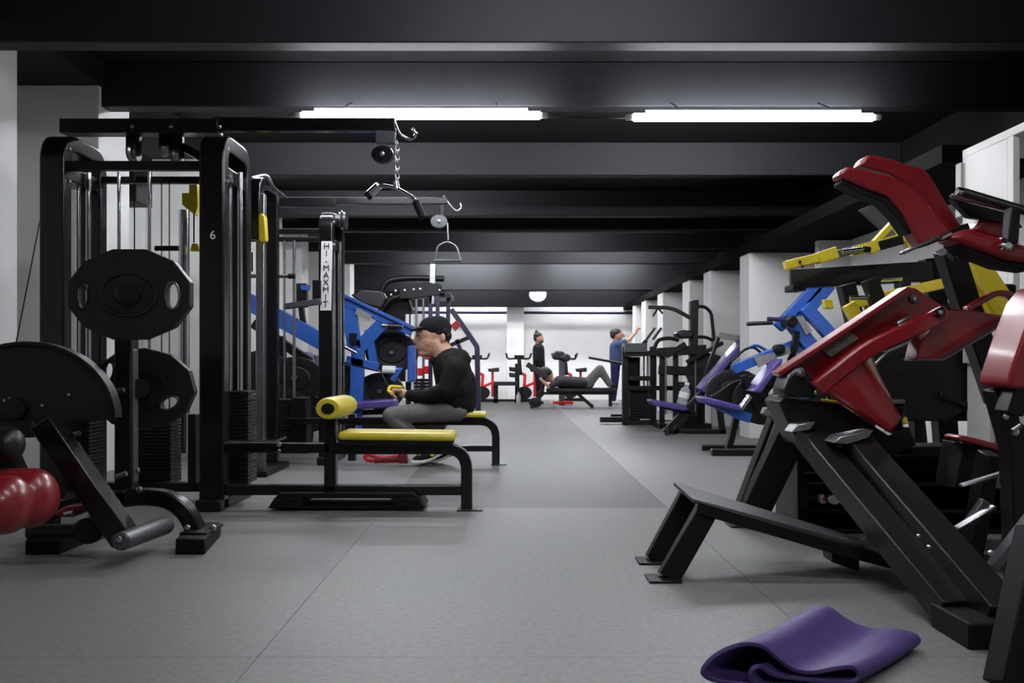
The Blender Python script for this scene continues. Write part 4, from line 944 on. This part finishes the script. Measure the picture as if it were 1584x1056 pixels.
# ------------------------------------------------------------------ PEOPLE
def C(b, a, c, ra, rc, sy=1.0):      # rounded cone in picture units
    A_, B_ = P(*a), P(*c); cap(b, A_, B_, ra*S(A_.y), rc*S(B_.y), sy)
def E(b, c, rx, rz, ry, tilt=0):     # ellipsoid in picture units, ry = depth radius in metres
    p = P(*c); ell(b, p, rx*S(p.y), ry, rz*S(p.y), tilt=tilt)
Y = 8.05
man = thing('person', 'person in black hoodie and black cap sitting on the yellow bench, holding a yellow handle', 'person', (P(700, 0, Y).x, Y, 0))
b = MB()
E(b, (668, 517, Y), 25, 22, .085); E(b, (660, 532, Y), 17, 17, .07, .3)           # skull, jaw
C(b, (645, 520, Y), (642.5, 528, Y), 3.2, 4.2); C(b, (652, 512, Y), (647, 523, Y), 6, 6)     # nose, brow
C(b, (648, 537, Y), (650, 539, Y), 5, 4.5, 1.4); C(b, (653, 546, Y), (664, 545, Y), 6, 7, 1.4) # lips, chin
E(b, (666, 528, Y), 21, 18, .083, .2); E(b, (676, 528, Y), 14, 17, .078); C(b, (664, 538, Y), (682, 540, Y), 12, 14, 1.0); E(b, (685, 522, Y-.088), 4.5, 7.5, .014)                                               # ear
C(b, (676, 532, Y), (692, 556, Y), 15, 19, 1.0)                                        # neck
C(b, (704, 570, Y), (706, 618, Y), 20, 16, 1.3)                                        # trunk
for s in (-1, 1):
    ys = Y+s*.19
    C(b, (702, 574, ys), (685, 608, ys+s*.02), 11, 9); C(b, (685, 608, ys+s*.02), (634, 611, Y+s*.07), 9, 6)
    C(b, (704, 634, Y+s*.1), (605, 644, Y+s*.13), 12, 11); C(b, (605, 644, Y+s*.13), (650, 690, Y+s*.12), 11, 7.5)
    yh = Y+s*.07
    E(b, (625, 609, yh), 9, 7, .03, .1)                                               # palm
    for i, (dy, ln) in enumerate(((-.03, 0), (-.01, 2), (.012, 1), (.032, -2))):      # four curled fingers
        C(b, (619, 604+i*.6, yh+dy), (609-ln, 603, yh+dy), 2.6, 2.5); C(b, (609-ln, 603, yh+dy), (607-ln*.6, 611, yh+dy), 2.5, 2.2); C(b, (607-ln*.6, 611, yh+dy), (613, 615, yh+dy), 2.2, 2.0)
    C(b, (626, 606, yh-s*.03), (618, 600, yh-s*.04), 3, 2.7); C(b, (618, 600, yh-s*.04), (610, 600, yh-s*.03), 2.7, 2.2)  # thumb
    C(b, (645, 692, Y+s*.12), (652, 704, Y+s*.12), 7, 6)
blob(b, 'body', 'skin', man, .006, 7)
b = MB()                                                                               # hoodie
C(b, (698, 566, Y), (706, 600, Y), 29, 31, 1.35); C(b, (706, 600, Y), (706, 622, Y), 32, 29, 1.25); C(b, (712, 588, Y), (716, 612, Y), 24, 22, 1.3)
C(b, (684, 556, Y), (712, 554, Y), 12, 15, 1.3); C(b, (706, 552, Y-.06), (720, 556, Y-.02), 8, 9, 1.2); C(b, (706, 552, Y+.06), (720, 556, Y+.02), 8, 9, 1.2)
C(b, (672, 558, Y-.03), (690, 562, Y), 7, 12, 1.3); C(b, (706, 626, Y), (716, 624, Y), 17, 21, 1.4); C(b, (718, 618, Y), (721, 632, Y), 15, 12, 1.6)
for s in (-1, 1):
    ys = Y+s*.2
    C(b, (704, 570, ys-s*.02), (690, 604, ys+s*.03), 19, 15); C(b, (690, 604, ys+s*.03), (664, 614, Y+s*.16), 15, 13); C(b, (664, 614, Y+s*.16), (637, 612, Y+s*.08), 13, 9); C(b, (644, 612, Y+s*.1), (634, 611, Y+s*.075), 9.5, 8.5)
blob(b, 'hoodie', 'hoodie', man, .0085, 5)
b = MB()                                                                               # trousers
C(b, (706, 636, Y-.07), (706, 636, Y+.07), 16, 16)
for s in (-1, 1):
    yk = Y+s*.13
    C(b, (706, 634, Y+s*.1), (660, 637, yk), 18, 16); C(b, (660, 637, yk), (608, 642, yk), 16, 14); C(b, (606, 643, yk), (624, 660, yk), 14.5, 12.5); C(b, (624, 660, yk), (637, 671, Y+s*.12), 12.5, 10.5)
blob(b, 'trousers', 'grey_cotton', man, .009, 4)
b = MB()                                                                               # cap
E(b, (673, 507, Y), 26, 19, .094); E(b, (676, 499, Y), 19, 11, .08); C(b, (688, 514, Y), (692, 520, Y), 9, 7, 2.0)
cp = blob(b, 'cap', 'black_cotton', man, .008, 4)
b = MB(); C(b, (654, 508, Y), (642, 510, Y), 3, 2.2, 8.0); C(b, (648, 507, Y), (637, 511, Y), 2.4, 1.6, 5.5); blob(b, 'brim', 'black_cotton', cp, .006, 2)
b = MB(); E(b, (647, 519, Y-.045), 2.2, 1.6, .008); blob(b, 'eye', 'hair', man, .003, 1)
b = MB(); E(b, (692, 519, Y), 7, 9, .084); E(b, (679, 514, Y), 10, 5, .09); blob(b, 'hair', 'hair', man, .006, 3)
b = MB(); C(b, (652, 545, Y), (672, 539, Y), 6.2, 6, 1.75); C(b, (672, 539, Y), (681, 528, Y), 6, 4, 1.9); blob(b, 'stubble', 'hair', man, .006, 3) if 0 else b.bm.free()
for s in (-1, 1):                                                                      # shoes
    ys = Y+s*.12; dx = 0 if s < 0 else 16
    b = MB(); C(b, (644+dx, 711, ys), (662+dx, 705, ys), 6, 8.5, 1.2); C(b, (662+dx, 705, ys), (680+dx, 698, ys), 8.5, 7.5, 1.1); C(b, (656+dx, 698, ys), (666+dx, 694, ys), 7, 8, 1.0)
    sh = blob(b, 'shoe', 'black_cotton', man, .007, 3)
    b = MB(); b.prism([P(x+dx, y, ys-.05) for x, y in ((634, 714), (640, 716.5), (656, 716.5), (674, 709), (689, 700), (690, 697), (684, 699), (668, 708), (652, 712), (638, 712))], (0, .1, 0)); b.build('sole', 'sole_white', sh, bevel=.004)
    if s < 0: pol(sh, 'logo', 'yellow_paint', [(665, 703), (672, 698), (684, 695), (674, 703), (668, 706)], ys-.062, .01, .001)
t = thing('cable_handle', 'yellow cable handle gripped by the sitting man in black', 'cable handle', P(606, 606, Y))
rod(t, 'grip', 'yellow_paint', [(606, 608, Y-.14), (606, 608, Y+.14)], 2.4)
rod(t, 'strap', 'yellow_paint', [(606, 608, Y-.13), (601, 604, Y-.1), (604, 598, Y-.06), (612, 598, Y-.07), (622, 599, Y-.11)], 2.6, sp=True)
rod(t, 'cable', 'black_matte', [(604, 603, Y), (596, 590, Y+.1), (590, 575, Y+.3), (530, 560, Y+.4)], 1)
# red strap with foam block on the floor
Y = 8.0
t = thing('resistance_band', 'red looped band with a dark red block on the floor between the benches', 'exercise band', (P(595, 0, Y).x, Y, 0))
rod(t, 'loop', 'red_plastic', [(618, 712, Y), (590, 713, Y), (570, 711, Y), (565, 706, Y), (572, 703, Y), (590, 708, Y), (618, 706, Y)], 3.2, sp=True)
pad(t, 'block', 'red_vinyl', [(616, 701), (630, 701), (631, 717), (616, 717)], Y-.06, .12, .012)
rod(t, 'tail', 'red_vinyl', [(580, 712, Y), (602, 710, Y), (620, 711, Y)], 4.6, sp=True)

# standing man at the back
Y = 20.2
p = thing('person', 'person in dark top standing near the back wall with hair in a top knot', 'person', (P(833, 0, Y).x, Y, 0))
b = MB(); E(b, (833.5, 523, Y), 7.2, 8.5, .11); C(b, (838.5, 523, Y), (840, 525.5, Y), 1.2, 1.4); C(b, (832, 530, Y), (832, 537, Y), 4, 5); C(b, (833, 540, Y), (834, 570, Y), 8, 8, 1.6)
for s in (-1, 1):
    C(b, (833, 540, Y+s*.2), (831, 556, Y+s*.24), 3.4, 3); C(b, (831, 556, Y+s*.24), (832, 566, Y+s*.22), 3, 2.2)
    E(b, (832.5, 569, Y+s*.22), 2.4, 3.4, .025)
    for i in range(4): C(b, (831+i*.9, 570, Y+s*.22), (831.6+i*.9, 575, Y+s*.2), .55, .45)
    C(b, (834, 569, Y+s*.2), (836, 572, Y+s*.19), .6, .5)
    C(b, (834, 570, Y+s*.08), (834, 598, Y+s*.09), 6, 4.4); C(b, (834, 598, Y+s*.09), (833, 620, Y+s*.09), 4.2, 3); C(b, (832, 622.5, Y+s*.09), (838, 623, Y+s*.09), 2, 1.6)
blob(b, 'body', 'skin_far', p, .014, 2)
b = MB(); C(b, (833, 540, Y), (834, 572, Y), 9.3, 9.6, 1.65)
for s in (-1, 1): C(b, (833, 539, Y+s*.2), (831, 556, Y+s*.25), 5, 4.2); C(b, (831, 556, Y+s*.25), (832, 565, Y+s*.22), 4.2, 3.4)
blob(b, 'sweater', 'black_cotton', p, .016, 3)
b = MB()
for s in (-1, 1): C(b, (834, 574, Y+s*.08), (834, 598, Y+s*.09), 7.4, 5.6); C(b, (834, 598, Y+s*.09), (833, 619, Y+s*.09), 5.6, 4)
blob(b, 'trousers', 'black_cotton', p, .016, 3)
b = MB(); E(b, (832, 519, Y), 7.2, 5.6, .115); E(b, (830, 513, Y), 3, 3, .05); E(b, (828.5, 523, Y), 3.6, 5.5, .1); blob(b, 'hair', 'hair', p, .012, 2)
b = MB(); C(b, (836, 530, Y), (839, 528, Y), 2.4, 2.2, 2.2); C(b, (833, 528, Y), (836, 531, Y), 1.4, 2, 2.6); blob(b, 'beard', 'hair', p, .01, 2)
for sg in (-1, 1):
    b = MB(); C(b, (831, 622, Y+sg*.09), (839, 622.6, Y+sg*.09), 2.9, 2.3); blob(b, 'shoe', 'black_cotton', p, .012, 2)
b = MB(); E(b, (839, 521, Y-.05), .9, .7, .02); blob(b, 'eye', 'hair', p, .007, 1)

# man lying on the bench, knees up
Y = 18.4
p = thing('person', 'person in grey trousers lying on the black bench with knees raised', 'person', (P(890, 600, Y)))
b = MB(); E(b, (846, 581, Y), 9.5, 10.5, .11, .6); C(b, (842, 574, Y), (840, 573, Y), 1.5, 1.3); C(b, (853, 587, Y), (862, 591, Y), 5, 6); C(b, (866, 591, Y), (905, 593, Y), 8.5, 7.5, 1.9)
for s in (-1, 1):
    C(b, (868, 590, Y+s*.22), (850, 598, Y+s*.3), 4, 3.4); C(b, (850, 598, Y+s*.3), (838, 588, Y+s*.2), 3.3, 2.4)
    E(b, (836.5, 586, Y+s*.18), 2.6, 3, .03)
    for i in range(4): C(b, (836, 584+i*1.1, Y+s*.17), (839.5, 581+i*1.1, Y+s*.12), .6, .5)
    C(b, (838, 583, Y+s*.16), (841, 581, Y+s*.13), .7, .5)
    C(b, (910, 592, Y+s*.1), (928, 569, Y+s*.13), 7, 5.4); C(b, (928, 569, Y+s*.13), (944, 596, Y+s*.13), 5.2, 3.4); C(b, (944, 597.5, Y+s*.13), (953, 598, Y+s*.13), 2.2, 1.9)
blob(b, 'body', 'skin_far', p, .014, 2)
b = MB(); C(b, (866, 590, Y), (905, 592, Y), 9.6, 8.8, 1.95)
for s in (-1, 1): C(b, (868, 590, Y+s*.22), (852, 597, Y+s*.29), 5.2, 4.6)
blob(b, 'shirt', 'charcoal_cotton', p, .016, 3)
b = MB(); C(b, (905, 593, Y), (912, 593, Y), 8, 7.5, 1.8)
for s in (-1, 1): C(b, (910, 592, Y+s*.1), (928, 571, Y+s*.13), 8.6, 7); C(b, (928, 571, Y+s*.13), (943, 594, Y+s*.13), 7, 5)
blob(b, 'trousers', 'grey_cotton', p, .016, 3)
for sg in (-1, 1):
    b = MB(); C(b, (944, 596.5, Y+sg*.13), (954, 597, Y+sg*.13), 2.9, 2.5); blob(b, 'shoe', 'black_cotton', p, .012, 2)
b = MB(); E(b, (844, 577, Y), 11.5, 10, .125, .6); E(b, (840, 583, Y), 7, 8, .11); blob(b, 'hair', 'hair', p, .012, 2)

# man in blue at the far machines, arms raised
Y = 20.0
p = thing('person', 'person in blue shirt with raised arms reaching to the black machines', 'person', (P(953, 0, Y).x, Y, 0))
b = MB(); E(b, (955, 518, Y), 9.5, 8.8, .11); C(b, (964, 517, Y), (965.5, 520, Y), 1.3, 1.6); C(b, (953, 525, Y), (953, 532, Y), 4.8, 5.5); C(b, (953, 536, Y), (952, 560, Y), 9, 8.5, 1.6)
for s in (-1, 1):
    C(b, (956, 533, Y+s*.2), (974, 525, Y+s*.18), 4, 3.2); C(b, (974, 525, Y+s*.18), (984, 513, Y+s*.1), 3.2, 2.6)
    E(b, (985, 510, Y+s*.1), 3, 3, .03)
    for i in range(4): C(b, (986, 508+i*.9, Y+s*.1), (991, 506+i*1.0, Y+s*.08), .7, .55)
    C(b, (984, 508, Y+s*.08), (987, 505, Y+s*.06), .7, .6)
    C(b, (952, 562, Y+s*.08), (951, 592, Y+s*.09), 6, 4.6); C(b, (951, 592, Y+s*.09), (949, 619, Y+s*.09), 4.4, 3); C(b, (948, 622.5, Y+s*.09), (955, 623, Y+s*.09), 2.2, 1.7)
blob(b, 'body', 'skin_far', p, .014, 2)
b = MB(); C(b, (954, 537, Y), (953, 558, Y), 11, 10.2, 1.6)
for s in (-1, 1): C(b, (955, 533, Y+s*.2), (966, 529, Y+s*.2), 5.4, 4.8)
blob(b, 'shirt', 'blue_cotton', p, .016, 3)
b = MB()
for s in (-1, 1): C(b, (952, 563, Y+s*.08), (951, 592, Y+s*.09), 8, 6); C(b, (951, 592, Y+s*.09), (949, 617, Y+s*.09), 6, 4.2)
blob(b, 'trousers', 'navy_cotton', p, .016, 3)
b = MB(); E(b, (952.5, 514.5, Y), 9.6, 6.5, .118); E(b, (949, 518, Y), 5.5, 6, .11); blob(b, 'hair', 'hair', p, .012, 2)
for sg in (-1, 1):
    b = MB(); C(b, (947.5, 622, Y+sg*.09), (956, 622.6, Y+sg*.09), 2.9, 2.3); blob(b, 'shoe', 'sole_white', p, .012, 2)
b = MB(); E(b, (962, 516, Y-.06), 1, .8, .02); blob(b, 'eye', 'hair', p, .007, 1)
